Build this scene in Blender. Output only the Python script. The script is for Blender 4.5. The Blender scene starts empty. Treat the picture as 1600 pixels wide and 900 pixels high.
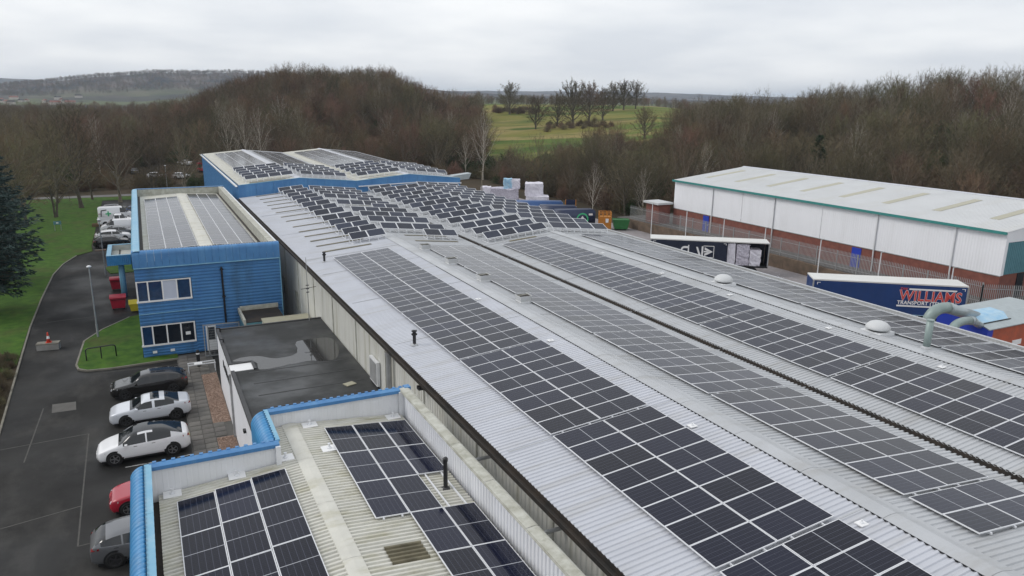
import bpy, bmesh, math, random
import numpy as np
from mathutils import Vector, Matrix
random.seed(7); RNG = np.random.default_rng(7)
R = math.radians
scene = bpy.context.scene
COL = scene.collection

# ------------------------------------------------------------------ camera
CAM = Vector((0, 0, 19.731))
yaw, tilt, roll = R(26.60563), R(14.36113), R(-0.712063)
fw = Vector((math.sin(yaw)*math.cos(tilt), math.cos(yaw)*math.cos(tilt), -math.sin(tilt)))
r0 = Vector((math.cos(yaw), -math.sin(yaw), 0)); d0 = fw.cross(r0)
rt = r0*math.cos(roll) + d0*math.sin(roll); dn = d0*math.cos(roll) - r0*math.sin(roll)
cd = bpy.data.cameras.new('camera'); cam = bpy.data.objects.new('camera', cd); COL.objects.link(cam)
up = -dn
cam.matrix_world = Matrix(((rt.x, up.x, -fw.x, CAM.x), (rt.y, up.y, -fw.y, CAM.y), (rt.z, up.z, -fw.z, CAM.z), (0, 0, 0, 1)))
cd.sensor_width = 36; cd.lens = 36*1153.016/1600; cd.clip_end = 40000; cd.clip_start = 0.3
scene.camera = cam

# ------------------------------------------------------------------ world, sun, exposure
W = bpy.data.worlds.new('World'); scene.world = W; W.use_nodes = True
nt = W.node_tree; nt.nodes.clear()
def N(t, kind, **kw):
    n = t.nodes.new(kind)
    for k, v in kw.items():
        if k in n.bl_rna.properties: setattr(n, k, v)
        else: n.inputs[k].default_value = v
    return n
SUN_EL, SUN_AZ = R(42), R(-60)      # azimuth from +Y towards +X
sky = N(nt, 'ShaderNodeTexSky', sky_type='NISHITA', sun_disc=False, sun_elevation=SUN_EL, sun_rotation=SUN_AZ, dust_density=3.0)
bg1 = N(nt, 'ShaderNodeBackground', Strength=0.10); nt.links.new(sky.outputs[0], bg1.inputs[0])
tc = N(nt, 'ShaderNodeTexCoord')
sep = N(nt, 'ShaderNodeSeparateXYZ'); nt.links.new(tc.outputs['Generated'], sep.inputs[0])
zz = N(nt, 'ShaderNodeMath', operation='MAXIMUM'); nt.links.new(sep.outputs[2], zz.inputs[0]); zz.inputs[1].default_value = 0.0
za = N(nt, 'ShaderNodeMath', operation='ADD'); nt.links.new(zz.outputs[0], za.inputs[0]); za.inputs[1].default_value = 0.16
dx = N(nt, 'ShaderNodeMath', operation='DIVIDE'); nt.links.new(sep.outputs[0], dx.inputs[0]); nt.links.new(za.outputs[0], dx.inputs[1])
dy = N(nt, 'ShaderNodeMath', operation='DIVIDE'); nt.links.new(sep.outputs[1], dy.inputs[0]); nt.links.new(za.outputs[0], dy.inputs[1])
cmb = N(nt, 'ShaderNodeCombineXYZ'); nt.links.new(dx.outputs[0], cmb.inputs[0]); nt.links.new(dy.outputs[0], cmb.inputs[1])
nz = N(nt, 'ShaderNodeTexNoise', Scale=0.95, Detail=5.0, Roughness=0.46); nt.links.new(cmb.outputs[0], nz.inputs['Vector'])
cr = N(nt, 'ShaderNodeValToRGB'); nt.links.new(nz.outputs[0], cr.inputs[0])
cr.color_ramp.elements[0].position = 0.34; cr.color_ramp.elements[0].color = (0.635, 0.665, 0.71, 1)
cr.color_ramp.elements[1].position = 0.66; cr.color_ramp.elements[1].color = (0.84, 0.852, 0.862, 1)
bg2 = N(nt, 'ShaderNodeBackground', Strength=1.2); nt.links.new(cr.outputs[0], bg2.inputs[0])
mx = N(nt, 'ShaderNodeMixShader', Fac=0.9); nt.links.new(bg1.outputs[0], mx.inputs[1]); nt.links.new(bg2.outputs[0], mx.inputs[2])
wo = N(nt, 'ShaderNodeOutputWorld'); nt.links.new(mx.outputs[0], wo.inputs[0])
sl = bpy.data.lights.new('sun', 'SUN'); sl.energy = 1.0; sl.angle = R(18); sl.color = (1, 0.965, 0.92)
so = bpy.data.objects.new('sun', sl); COL.objects.link(so)
sdir = Vector((math.sin(SUN_AZ)*math.cos(SUN_EL), math.cos(SUN_AZ)*math.cos(SUN_EL), math.sin(SUN_EL)))
so.rotation_euler = sdir.to_track_quat('Z', 'Y').to_euler(); so.location = (-40, 20, 60)
scene.view_settings.view_transform = 'Standard'; scene.view_settings.look = 'None'
scene.view_settings.exposure = 0.12; scene.view_settings.gamma = 1.0
scene.render.engine = 'CYCLES'; scene.cycles.max_bounces = 6; scene.cycles.volume_bounces = 0
scene.render.resolution_x = 1024; scene.render.resolution_y = 576

# ------------------------------------------------------------------ materials
MATS = {}
def mat(name, col, rough=0.6, metal=0.0, var=0.0, scale=2.0, bump=0.0, bscale=20.0, col2=None, stretch=None, ior=1.45, spec=0.5, coords='Object', detail=5.0, rnd=0.0, dirt=None, coat=0.0):
    """procedural principled: col mixed with col2 by noise, optional dirt (colour, amount, scale, stretch), bump"""
    m = bpy.data.materials.new(name); m.use_nodes = True; t = m.node_tree
    b = t.nodes['Principled BSDF']; b.inputs['Roughness'].default_value = rough; b.inputs['Metallic'].default_value = metal
    b.inputs['IOR'].default_value = ior; b.inputs['Specular IOR Level'].default_value = spec
    if coat: b.inputs['Coat Weight'].default_value = coat; b.inputs['Coat Roughness'].default_value = 0.05
    c = t.nodes.new('ShaderNodeTexCoord'); vec = c.outputs[coords]
    if stretch:
        mp = t.nodes.new('ShaderNodeMapping'); mp.inputs['Scale'].default_value = stretch; t.links.new(vec, mp.inputs[0]); v1 = mp.outputs[0]
    else: v1 = vec
    if col2 is None: col2 = tuple(max(0, x*(1-var)) for x in col)
    n = t.nodes.new('ShaderNodeTexNoise'); n.inputs['Scale'].default_value = scale; n.inputs['Detail'].default_value = detail; n.inputs['Roughness'].default_value = 0.6
    t.links.new(v1, n.inputs['Vector'])
    rp = t.nodes.new('ShaderNodeValToRGB'); rp.color_ramp.elements[0].position = 0.35; rp.color_ramp.elements[1].position = 0.65
    rp.color_ramp.elements[0].color = (*col, 1); rp.color_ramp.elements[1].color = (*col2, 1); t.links.new(n.outputs[0], rp.inputs[0])
    out = rp.outputs[0]
    if dirt:
        dc, amt, ds, dst = dirt
        mp2 = t.nodes.new('ShaderNodeMapping'); mp2.inputs['Scale'].default_value = dst; t.links.new(vec, mp2.inputs[0])
        n2 = t.nodes.new('ShaderNodeTexNoise'); n2.inputs['Scale'].default_value = ds; n2.inputs['Detail'].default_value = 6; n2.inputs['Roughness'].default_value = 0.65
        t.links.new(mp2.outputs[0], n2.inputs['Vector'])
        r2 = t.nodes.new('ShaderNodeValToRGB'); r2.color_ramp.elements[0].position = 0.5; r2.color_ramp.elements[1].position = 0.72
        r2.color_ramp.elements[0].color = (0, 0, 0, 1); r2.color_ramp.elements[1].color = (amt, amt, amt, 1); t.links.new(n2.outputs[0], r2.inputs[0])
        mm = t.nodes.new('ShaderNodeMix'); mm.data_type = 'RGBA'; t.links.new(r2.outputs[0], mm.inputs[0]); t.links.new(out, mm.inputs[6]); mm.inputs[7].default_value = (*dc, 1)
        out = mm.outputs[2]
    if rnd:
        oi = t.nodes.new('ShaderNodeObjectInfo'); hs = t.nodes.new('ShaderNodeHueSaturation')
        mr = t.nodes.new('ShaderNodeMapRange'); mr.inputs[3].default_value = 1-rnd; mr.inputs[4].default_value = 1+rnd
        t.links.new(oi.outputs['Random'], mr.inputs[0]); t.links.new(mr.outputs[0], hs.inputs['Value'])
        mr2 = t.nodes.new('ShaderNodeMapRange'); mr2.inputs[3].default_value = 0.5-0.004*rnd/0.25; mr2.inputs[4].default_value = 0.5+0.03*rnd/0.25
        fr = t.nodes.new('ShaderNodeMath'); fr.operation = 'MULTIPLY'; fr.inputs[1].default_value = 7.31
        fr2 = t.nodes.new('ShaderNodeMath'); fr2.operation = 'FRACT'; t.links.new(oi.outputs['Random'], fr.inputs[0]); t.links.new(fr.outputs[0], fr2.inputs[0])
        t.links.new(fr2.outputs[0], mr2.inputs[0]); t.links.new(mr2.outputs[0], hs.inputs['Hue'])
        t.links.new(out, hs.inputs['Color']); out = hs.outputs[0]
    t.links.new(out, b.inputs['Base Color'])
    if bump:
        n3 = t.nodes.new('ShaderNodeTexNoise'); n3.inputs['Scale'].default_value = bscale; n3.inputs['Detail'].default_value = 4; t.links.new(vec, n3.inputs['Vector'])
        bp = t.nodes.new('ShaderNodeBump'); bp.inputs['Strength'].default_value = bump; bp.inputs['Distance'].default_value = 0.02; t.links.new(n3.outputs[0], bp.inputs['Height']); t.links.new(bp.outputs[0], b.inputs['Normal'])
    MATS[name] = m
    return m

def glass_panel(name, ncol, nrow, col, line, mid, rough):
    """solar glass: dark cells, thin cell gaps across (ncol) and along (nrow), light centre gap; uses the face UV"""
    m = bpy.data.materials.new(name); m.use_nodes = True; t = m.node_tree; b = t.nodes['Principled BSDF']
    b.inputs['Roughness'].default_value = rough; b.inputs['IOR'].default_value = 1.33
    uv = t.nodes.new('ShaderNodeUVMap'); sp = t.nodes.new('ShaderNodeSeparateXYZ'); t.links.new(uv.outputs[0], sp.inputs[0])
    def lines(sock, k, w):
        a = t.nodes.new('ShaderNodeMath'); a.operation = 'MULTIPLY'; a.inputs[1].default_value = k; t.links.new(sock, a.inputs[0])
        f = t.nodes.new('ShaderNodeMath'); f.operation = 'FRACT'; t.links.new(a.outputs[0], f.inputs[0])
        s = t.nodes.new('ShaderNodeMath'); s.operation = 'SUBTRACT'; s.inputs[1].default_value = 0.5; t.links.new(f.outputs[0], s.inputs[0])
        ab = t.nodes.new('ShaderNodeMath'); ab.operation = 'ABSOLUTE'; t.links.new(s.outputs[0], ab.inputs[0])
        g = t.nodes.new('ShaderNodeMath'); g.operation = 'GREATER_THAN'; g.inputs[1].default_value = 0.5-w; t.links.new(ab.outputs[0], g.inputs[0])
        return g.outputs[0]
    l1 = lines(sp.outputs[0], ncol, 0.045); l2 = lines(sp.outputs[1], nrow, 0.05)
    md = t.nodes.new('ShaderNodeMath'); md.operation = 'COMPARE'; md.inputs[1].default_value = 0.5; md.inputs[2].default_value = 0.0065; t.links.new(sp.outputs[1], md.inputs[0])
    oi = t.nodes.new('ShaderNodeObjectInfo'); mr = t.nodes.new('ShaderNodeMapRange'); mr.inputs[3].default_value = 0.6; mr.inputs[4].default_value = 1.55; t.links.new(oi.outputs['Random'], mr.inputs[0])
    base = t.nodes.new('ShaderNodeMix'); base.data_type = 'RGBA'; base.blend_type = 'MULTIPLY'; base.inputs[0].default_value = 1.0; base.inputs[6].default_value = (*col, 1); t.links.new(mr.outputs[0], base.inputs[7])
    def mixc(f, a, c, k=1.0):
        q = t.nodes.new('ShaderNodeMix'); q.data_type = 'RGBA'
        if k != 1.0:
            z = t.nodes.new('ShaderNodeMath'); z.operation = 'MULTIPLY'; z.inputs[1].default_value = k; t.links.new(f, z.inputs[0]); f = z.outputs[0]
        t.links.new(f, q.inputs[0]); t.links.new(a, q.inputs[6]); q.inputs[7].default_value = (*c, 1); return q.outputs[2]
    o = mixc(l2, base.outputs[2], line, 0.35); o = mixc(l1, o, line); o = mixc(md.outputs[0], o, mid)
    t.links.new(o, b.inputs['Base Color'])
    # faint dirt film on roughness
    c = t.nodes.new('ShaderNodeTexCoord'); n = t.nodes.new('ShaderNodeTexNoise'); n.inputs['Scale'].default_value = 1.3; n.inputs['Detail'].default_value = 5; t.links.new(c.outputs['Object'], n.inputs['Vector'])
    mr2 = t.nodes.new('ShaderNodeMapRange'); mr2.inputs[3].default_value = rough*0.7; mr2.inputs[4].default_value = rough*1.5; t.links.new(n.outputs[0], mr2.inputs[0]); t.links.new(mr2.outputs[0], b.inputs['Roughness'])
    MATS[name] = m; return m

M = MATS
mat('roof_white', (0.52, 0.535, 0.58), 0.4, var=0.08, scale=0.6, stretch=(1, 1, 1), dirt=((0.40, 0.395, 0.385), 0.7, 0.7, (0.22, 2.4, 1)))
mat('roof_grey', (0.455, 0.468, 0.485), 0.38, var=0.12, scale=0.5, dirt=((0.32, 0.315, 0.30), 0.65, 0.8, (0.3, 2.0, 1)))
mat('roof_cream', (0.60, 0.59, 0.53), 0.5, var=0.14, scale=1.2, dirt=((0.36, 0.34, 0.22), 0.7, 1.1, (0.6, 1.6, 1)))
mat('roof_pale', (0.58, 0.59, 0.595), 0.5, var=0.08, scale=0.3, dirt=((0.48, 0.47, 0.42), 0.4, 0.4, (0.3, 1.0, 1)))
mat('wall_cream', (0.69, 0.685, 0.635), 0.55, var=0.07, scale=0.5, dirt=((0.34, 0.32, 0.22), 0.6, 1.3, (1, 1.6, 0.10)))
mat('wall_white', (0.76, 0.77, 0.79), 0.5, var=0.05, scale=0.5, dirt=((0.5, 0.5, 0.48), 0.35, 0.8, (1, 1.3, 0.15)))
mat('clad_white', (0.84, 0.85, 0.88), 0.45, var=0.03, scale=0.2, dirt=((0.6, 0.6, 0.6), 0.25, 0.7, (1, 1, 0.1)))
mat('blue_clad', (0.070, 0.215, 0.44), 0.45, col2=(0.055, 0.175, 0.385), scale=0.7, dirt=((0.04, 0.10, 0.18), 0.75, 0.9, (0.9, 1, 0.2)))
mat('blue_trim', (0.075, 0.225, 0.455), 0.42, col2=(0.06, 0.185, 0.40), scale=1.2, dirt=((0.20, 0.38, 0.55), 0.3, 1.5, (1.6, 1.6, 0.25)))
mat('blue_light', (0.16, 0.38, 0.55), 0.42, col2=(0.21, 0.43, 0.57), scale=1.0, dirt=((0.42, 0.55, 0.62), 0.5, 1.3, (1, 1, 1)))
mat('blue_rib', (0.045, 0.215, 0.45), 0.38, col2=(0.06, 0.26, 0.50), scale=2, dirt=((0.10, 0.22, 0.36), 0.6, 1.5, (1, 1, .3)))
mat('coping', (0.50, 0.50, 0.45), 0.8, col2=(0.35, 0.345, 0.29), scale=2.2, bump=0.2, dirt=((0.24, 0.24, 0.18), 0.6, 3.0, (1, 1, 1)))
mat('gutter_dark', (0.022, 0.02, 0.018), 0.75, col2=(0.045, 0.034, 0.026), scale=1.5)
mat('skylight', (0.095, 0.083, 0.05), 0.6, col2=(0.17, 0.15, 0.095), scale=2)
mat('skylight_pale', (0.40, 0.38, 0.28), 0.4, var=0.1)
mat('aluminium', (0.74, 0.75, 0.77), 0.4, metal=0.15, var=0.05)
mat('steel', (0.50, 0.51, 0.52), 0.4, metal=0.6, var=0.15, scale=3)
mat('black_felt', (0.019, 0.0205, 0.0205), 0.5, col2=(0.031, 0.032, 0.032), scale=0.5, bump=0.15, dirt=((0.055, 0.056, 0.057), 0.6, 0.45, (1, 2.6, 1)))
mat('felt_edge', (0.05, 0.05, 0.052), 0.55, var=0.2)
mat('water', (0.045, 0.045, 0.045), 0.03, var=0.1, scale=1.0, ior=1.5, spec=0.5)
mat('asphalt', (0.025, 0.0243, 0.0228), 0.7, spec=0.3, col2=(0.0105, 0.0102, 0.0098), scale=0.16, bump=0.3, bscale=14, dirt=((0.060, 0.057, 0.052), 0.7, 0.35, (1, 0.5, 1)), detail=7)
mat('asphalt_patch', (0.105, 0.10, 0.092), 0.8, var=0.2, scale=2)
mat('paint', (0.60, 0.60, 0.58), 0.7, col2=(0.10, 0.10, 0.10), scale=4)
mat('tar_seam', (0.085, 0.082, 0.075), 0.8, var=0.3, scale=3)
mat('concrete', (0.30, 0.29, 0.27), 0.85, var=0.25, scale=1.5, bump=0.2)
mat('kerb', (0.22, 0.205, 0.17), 0.85, var=0.3, scale=2, bump=0.2)
mat('paving', (0.145, 0.135, 0.125), 0.8, col2=(0.10, 0.093, 0.085), scale=1.2, rnd=0.2)
mat('gravel_red', (0.22, 0.15, 0.115), 0.9, col2=(0.31, 0.22, 0.17), scale=9, bump=0.7, bscale=30)
mat('yard', (0.27, 0.245, 0.25), 0.8, col2=(0.20, 0.185, 0.185), scale=0.3, dirt=((0.42, 0.39, 0.42), 0.7, 1.2, (1, 1, 1)))
mat('lawn', (0.066, 0.135, 0.017), 0.9, spec=0.2, col2=(0.033, 0.080, 0.012), scale=1.1, bump=0.5, bscale=9, dirt=((0.080, 0.070, 0.03), 0.75, 0.28, (1, 1, 1)), detail=9)
mat('meadow', (0.165, 0.17, 0.045), 0.95, col2=(0.075, 0.125, 0.02), scale=0.03, stretch=(0.5, 1.5, 1), coords='Object', dirt=((0.27, 0.21, 0.075), 0.9, 0.03, (0.4, 1.8, 1)), detail=8)
mat('path', (0.16, 0.155, 0.15), 0.85, var=0.2, scale=0.5)
mat('brick_red', (0.235, 0.085, 0.062), 0.85, col2=(0.17, 0.062, 0.048), scale=1.5, bump=0.1)
mat('brick_brown', (0.17, 0.12, 0.085), 0.9, col2=(0.10, 0.075, 0.055), scale=1.2, bump=0.3)
mat('teal', (0.055, 0.29, 0.27), 0.4, var=0.15)
mat('teal_clad', (0.10, 0.245, 0.29), 0.5, var=0.15)
mat('galv', (0.38, 0.385, 0.385), 0.5, metal=0.3, var=0.2, scale=2)
mat('white_paint', (0.72, 0.73, 0.74), 0.5, var=0.06)
mat('upvc', (0.80, 0.80, 0.80), 0.35, var=0.04)
mat('pane', (0.012, 0.018, 0.028), 0.08, var=0.3, ior=1.5)
mat('pane_blue', (0.02, 0.055, 0.13), 0.1, var=0.3, ior=1.5)
mat('blind', (0.52, 0.56, 0.66), 0.5, var=0.05)
mat('warm_lit', (0.7, 0.55, 0.3), 0.6)
mat('black_plastic', (0.012, 0.012, 0.013), 0.5, var=0.3)
mat('black_metal', (0.018, 0.018, 0.02), 0.4, var=0.2)
mat('rubber', (0.014, 0.014, 0.014), 0.8, var=0.2)
mat('rim', (0.35, 0.35, 0.36), 0.3, metal=0.8)
mat('rim_dark', (0.07, 0.07, 0.075), 0.35, metal=0.7)
mat('car_glass', (0.010, 0.012, 0.014), 0.05, ior=1.5, spec=0.7)
mat('car_white', (0.80, 0.80, 0.81), 0.25, coat=0.6)
mat('car_silver', (0.64, 0.66, 0.70), 0.28, metal=0.15, coat=0.6)
mat('car_black', (0.014, 0.013, 0.013), 0.22, coat=0.8)
mat('car_grey', (0.17, 0.175, 0.185), 0.28, metal=0.5, coat=0.6)
mat('car_red', (0.36, 0.012, 0.03), 0.25, coat=0.7)
mat('car_blue', (0.03, 0.06, 0.14), 0.25, coat=0.7)
mat('lamp_glass', (0.55, 0.56, 0.58), 0.15)
mat('tail_red', (0.22, 0.01, 0.012), 0.2)
mat('bin_red', (0.42, 0.022, 0.045), 0.4, var=0.2)
mat('yellow', (0.60, 0.47, 0.03), 0.5, var=0.15)
mat('cone_red', (0.62, 0.06, 0.03), 0.5, var=0.15)
mat('wood', (0.17, 0.11, 0.06), 0.8, var=0.3)
mat('curtain_blue', (0.010, 0.045, 0.17), 0.42, var=0.15, scale=0.8, bump=0.25, bscale=1.5)
mat('curtain_navy', (0.013, 0.020, 0.045), 0.42, var=0.2, scale=0.8, bump=0.25, bscale=1.5)
mat('trailer_white', (0.66, 0.655, 0.63), 0.5, var=0.07, scale=0.4)
mat('sign_red', (0.60, 0.07, 0.06), 0.5)
mat('sign_white', (0.78, 0.78, 0.78), 0.5)
mat('bale', (0.62, 0.59, 0.66), 0.8, col2=(0.36, 0.34, 0.40), scale=6, bump=0.6, bscale=9)
mat('bale_white', (0.74, 0.72, 0.78), 0.7, col2=(0.6, 0.58, 0.64), scale=3, bump=0.3)
mat('duct_green', (0.29, 0.36, 0.345), 0.45, metal=0.2, var=0.15)
mat('duct_steel', (0.42, 0.47, 0.48), 0.35, metal=0.5, var=0.15)
mat('orange', (0.46, 0.10, 0.045), 0.6, col2=(0.33, 0.085, 0.045), scale=2)
mat('hopper_blue', (0.02, 0.05, 0.42), 0.45)
mat('tarp', (0.25, 0.47, 0.66), 0.4, col2=(0.42, 0.58, 0.68), scale=2)
mat('skip_blue', (0.022, 0.035, 0.085), 0.4, var=0.2)
mat('skip_blue2', (0.035, 0.10, 0.27), 0.4, var=0.2)
mat('ring_green', (0.06, 0.50, 0.22), 0.5)
mat('ring_lime', (0.42, 0.58, 0.15), 0.5)
mat('skip_green', (0.025, 0.16, 0.04), 0.5, var=0.2)
mat('skip_orange', (0.55, 0.22, 0.03), 0.5, var=0.15)
mat('bark', (0.12, 0.10, 0.078), 0.9, var=0.35, scale=3, rnd=0.2)
mat('bark_pale', (0.225, 0.195, 0.145), 0.9, var=0.3, scale=3)
mat('bark_birch', (0.50, 0.46, 0.39), 0.8, col2=(0.36, 0.32, 0.27), scale=2.5)
mat('twig_brown', (0.152, 0.103, 0.07), 0.9, col2=(0.108, 0.076, 0.055), scale=0.25, rnd=0.40)
mat('twig_red', (0.172, 0.098, 0.07), 0.9, col2=(0.125, 0.075, 0.056), scale=0.25, rnd=0.40)
mat('twig_olive', (0.138, 0.108, 0.064), 0.9, col2=(0.098, 0.08, 0.05), scale=0.25, rnd=0.40)
mat('twig_grey', (0.16, 0.126, 0.088), 0.9, col2=(0.115, 0.093, 0.068), scale=0.25, rnd=0.40)
mat('needle', (0.022, 0.042, 0.036), 0.8, col2=(0.040, 0.066, 0.058), scale=1.2, rnd=0.2)
mat('needle_green', (0.020, 0.042, 0.016), 0.8, col2=(0.03, 0.055, 0.02), scale=0.8)
mat('leaf_green', (0.035, 0.06, 0.018), 0.7, col2=(0.055, 0.075, 0.025), scale=0.8, rnd=0.2)
mat('roof_tile', (0.24, 0.09, 0.06), 0.8, var=0.2)
mat('render_wall', (0.55, 0.50, 0.45), 0.8, var=0.1)
glass_panel('pv_glass', 6, 24, (0.0062, 0.0075, 0.0185), (0.042, 0.046, 0.066), (0.36, 0.37, 0.40), 0.10)
glass_panel('pv_glass_old', 6, 10, (0.020, 0.025, 0.042), (0.03, 0.035, 0.052), (0.020, 0.025, 0.042), 0.22)

def rough_noise(name, lo, hi, scale):
    t = M[name].node_tree; b = t.nodes['Principled BSDF']; c = t.nodes.new('ShaderNodeTexCoord'); n = t.nodes.new('ShaderNodeTexNoise'); n.inputs['Scale'].default_value = scale; n.inputs['Detail'].default_value = 6; t.links.new(c.outputs['Object'], n.inputs['Vector'])
    mr = t.nodes.new('ShaderNodeMapRange'); mr.inputs[1].default_value = .38; mr.inputs[2].default_value = .62; mr.inputs[3].default_value = lo; mr.inputs[4].default_value = hi; t.links.new(n.outputs[0], mr.inputs[0]); t.links.new(mr.outputs[0], b.inputs['Roughness'])
rough_noise('asphalt', .48, .9, .13); rough_noise('black_felt', .28, .75, .35); rough_noise('roof_grey', .28, .55, .4)
# ------------------------------------------------------------------ mesh helpers
class MB:
    def __init__(s): s.v = []; s.f = []; s.m = []; s.uv = {}
    def add(s, vs, fs, m=0):
        o = len(s.v); s.v += [tuple(p) for p in vs]
        for f in fs: s.f.append(tuple(i+o for i in f)); s.m.append(m)
        return s
    def quad(s, a, b, c, d, m=0, uv=None):
        s.add((a, b, c, d), [(0, 1, 2, 3)], m)
        if uv: s.uv[len(s.f)-1] = uv
        return s
    def box(s, x0, x1, y0, y1, z0, z1, m=0):
        return s.add([(x0, y0, z0), (x1, y0, z0), (x1, y1, z0), (x0, y1, z0), (x0, y0, z1), (x1, y0, z1), (x1, y1, z1), (x0, y1, z1)],
                     [(0, 3, 2, 1), (4, 5, 6, 7), (0, 1, 5, 4), (1, 2, 6, 5), (2, 3, 7, 6), (3, 0, 4, 7)], m)
    def obox(s, c, a, b, h, m=0):
        c, a, b, h = Vector(c), Vector(a), Vector(b), Vector(h)
        P = [c+i*a+j*b+k*h for k in (-1, 1) for i, j in ((-1, -1), (1, -1), (1, 1), (-1, 1))]
        return s.add(P, [(0, 3, 2, 1), (4, 5, 6, 7), (0, 1, 5, 4), (1, 2, 6, 5), (2, 3, 7, 6), (3, 0, 4, 7)], m)
    def bar(s, p, q, w, h=None, m=0):
        p, q = Vector(p), Vector(q); d = (q-p); L = d.length; d.normalize(); h = h or w
        u = Vector((0, 0, 1)) if abs(d.z) < 0.9 else Vector((1, 0, 0)); a = d.cross(u).normalized(); b = a.cross(d)
        return s.obox((p+q)/2, d*L/2, a*w/2, b*h/2, m)
    def tube(s, pts, rad, n=8, m=0, cap=True):
        pts = [Vector(p) for p in pts]
        if not isinstance(rad, (list, tuple)): rad = [rad]*len(pts)
        rings = []; pa = None
        for i, p in enumerate(pts):
            d = (pts[min(i+1, len(pts)-1)]-pts[max(i-1, 0)]).normalized()
            if pa is None: u = Vector((0, 0, 1)) if abs(d.z) < 0.9 else Vector((1, 0, 0)); a = d.cross(u).normalized()
            else: a = (pa-d*pa.dot(d)).normalized()
            pa = a; b = d.cross(a)
            rings.append([p+(a*math.cos(2*math.pi*k/n)+b*math.sin(2*math.pi*k/n))*rad[i] for k in range(n)])
        vs = [v for r in rings for v in r]; fs = []
        for i in range(len(pts)-1):
            for k in range(n): fs.append((i*n+k, i*n+(k+1) % n, (i+1)*n+(k+1) % n, (i+1)*n+k))
        if cap: fs += [tuple(range(n))[::-1], tuple((len(pts)-1)*n+k for k in range(n))]
        return s.add(vs, fs, m)
    def lathe(s, c, prof, n=16, m=0):
        c = Vector(c); vs = []; fs = []
        for r, z in prof: vs += [c+Vector((r*math.cos(2*math.pi*k/n), r*math.sin(2*math.pi*k/n), z)) for k in range(n)]
        for i in range(len(prof)-1):
            for k in range(n): fs.append((i*n+k, i*n+(k+1) % n, (i+1)*n+(k+1) % n, (i+1)*n+k))
        fs += [tuple(range(n))[::-1], tuple((len(prof)-1)*n+k for k in range(n))]
        return s.add(vs, fs, m)
    def prism(s, poly, z0, z1, m=0):
        n = len(poly); vs = [(x, y, z0) for x, y in poly]+[(x, y, z1) for x, y in poly]
        fs = [tuple(range(n))[::-1], tuple(range(n, 2*n))]+[(i, (i+1) % n, n+(i+1) % n, n+i) for i in range(n)]
        return s.add(vs, fs, m)
    def extr(s, prof, axis, a0, a1, m=0, closed=False):
        """profile of (p,q) extruded along axis: 'y' -> p=x,q=z ; 'x' -> p=y,q=z"""
        n = len(prof); mk = (lambda p, q, a: (p, a, q)) if axis == 'y' else (lambda p, q, a: (a, p, q))
        vs = [mk(p, q, a0) for p, q in prof]+[mk(p, q, a1) for p, q in prof]
        fs = [(i, (i+1) % n, n+(i+1) % n, n+i) for i in range(n if closed else n-1)]
        if closed: fs += [tuple(range(n)), tuple(range(n, 2*n))[::-1]]
        return s.add(vs, fs, m)
    def corr(s, O, U, V, pitch, depth, m=0, prof='trap'):
        """corrugated sheet: ribs run along U, profile repeats along V, relief along UxV"""
        O, U, V = Vector(O), Vector(U), Vector(V); L = V.length; v = V.normalized(); nrm = U.cross(V).normalized()
        k = max(1, round(L/pitch)); p = L/k
        q = [(0, 0), (.36, 0), (.5, 1), (.86, 1)] if prof == 'trap' else [(j/6, 0.5-0.5*math.cos(2*math.pi*j/6)) for j in range(6)]
        row = [(i*p+a*p, h*depth) for i in range(k) for a, h in q]+[(L, 0)]
        n = len(row); vs = [O+v*a+nrm*h for a, h in row]+[O+U+v*a+nrm*h for a, h in row]
        return s.add(vs, [(i, n+i, n+i+1, i+1) for i in range(n-1)], m)
    def mesh(s, name, mats, smooth=False):
        me = bpy.data.meshes.new(name); me.from_pydata(s.v, [], s.f)
        for k in (mats if isinstance(mats, (list, tuple)) else [mats]): me.materials.append(M[k] if isinstance(k, str) else k)
        me.polygons.foreach_set('material_index', s.m)
        if smooth: me.polygons.foreach_set('use_smooth', [True]*len(s.f))
        if s.uv:
            l = me.uv_layers.new(name='UVMap')
            for fi, uv in s.uv.items():
                for li, c in zip(me.polygons[fi].loop_indices, uv): l.data[li].uv = c
        me.update(); return me
    def build(s, name, mats, parent=None, smooth=False, loc=None):
        return link(name, s.mesh(name, mats, smooth), parent, loc)

def link(name, data, parent=None, loc=None, rz=0.0):
    o = bpy.data.objects.new(name, data); COL.objects.link(o)
    if parent is not None: o.parent = parent
    if loc is not None: o.location = loc
    if rz: o.rotation_euler[2] = rz
    return o
def tag(o, label, cat, group=None, kind=None):
    if label: o['label'] = label
    if cat: o['category'] = cat
    if group: o['group'] = group
    if kind: o['kind'] = kind
    return o
def thing(name, label, cat, loc=(0, 0, 0), rz=0.0, group=None):
    o = link(name, None, None, loc, rz); o.empty_display_size = 0.3
    return tag(o, label, cat, group)
def struct(o): o['kind'] = 'structure'; return o
ORD = ['first', 'second', 'third', 'fourth', 'fifth', 'sixth', 'seventh', 'eighth', 'ninth', 'tenth', 'eleventh', 'twelfth', 'thirteenth', 'fourteenth', 'fifteenth', 'sixteenth']
def text_mesh(name, body, size, m, parent, mw, extrude=0.006, bold=0.0, sx=1.0):
    cu = bpy.data.curves.new(name, 'FONT'); cu.body = body; cu.size = size; cu.extrude = extrude; cu.offset = bold; cu.resolution_u = 3; cu.space_character = 1.05
    tmp = bpy.data.objects.new(name+'_tmp', cu); COL.objects.link(tmp); bpy.context.view_layer.update()
    me = bpy.data.meshes.new_from_object(tmp.evaluated_get(bpy.context.evaluated_depsgraph_get()))
    bpy.data.objects.remove(tmp); bpy.data.curves.remove(cu)
    me.name = name; me.materials.clear(); me.materials.append(M[m])
    me.transform(Matrix.Scale(sx, 4, (1, 0, 0))); me.transform(mw)
    return link(name, me, parent)
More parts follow.
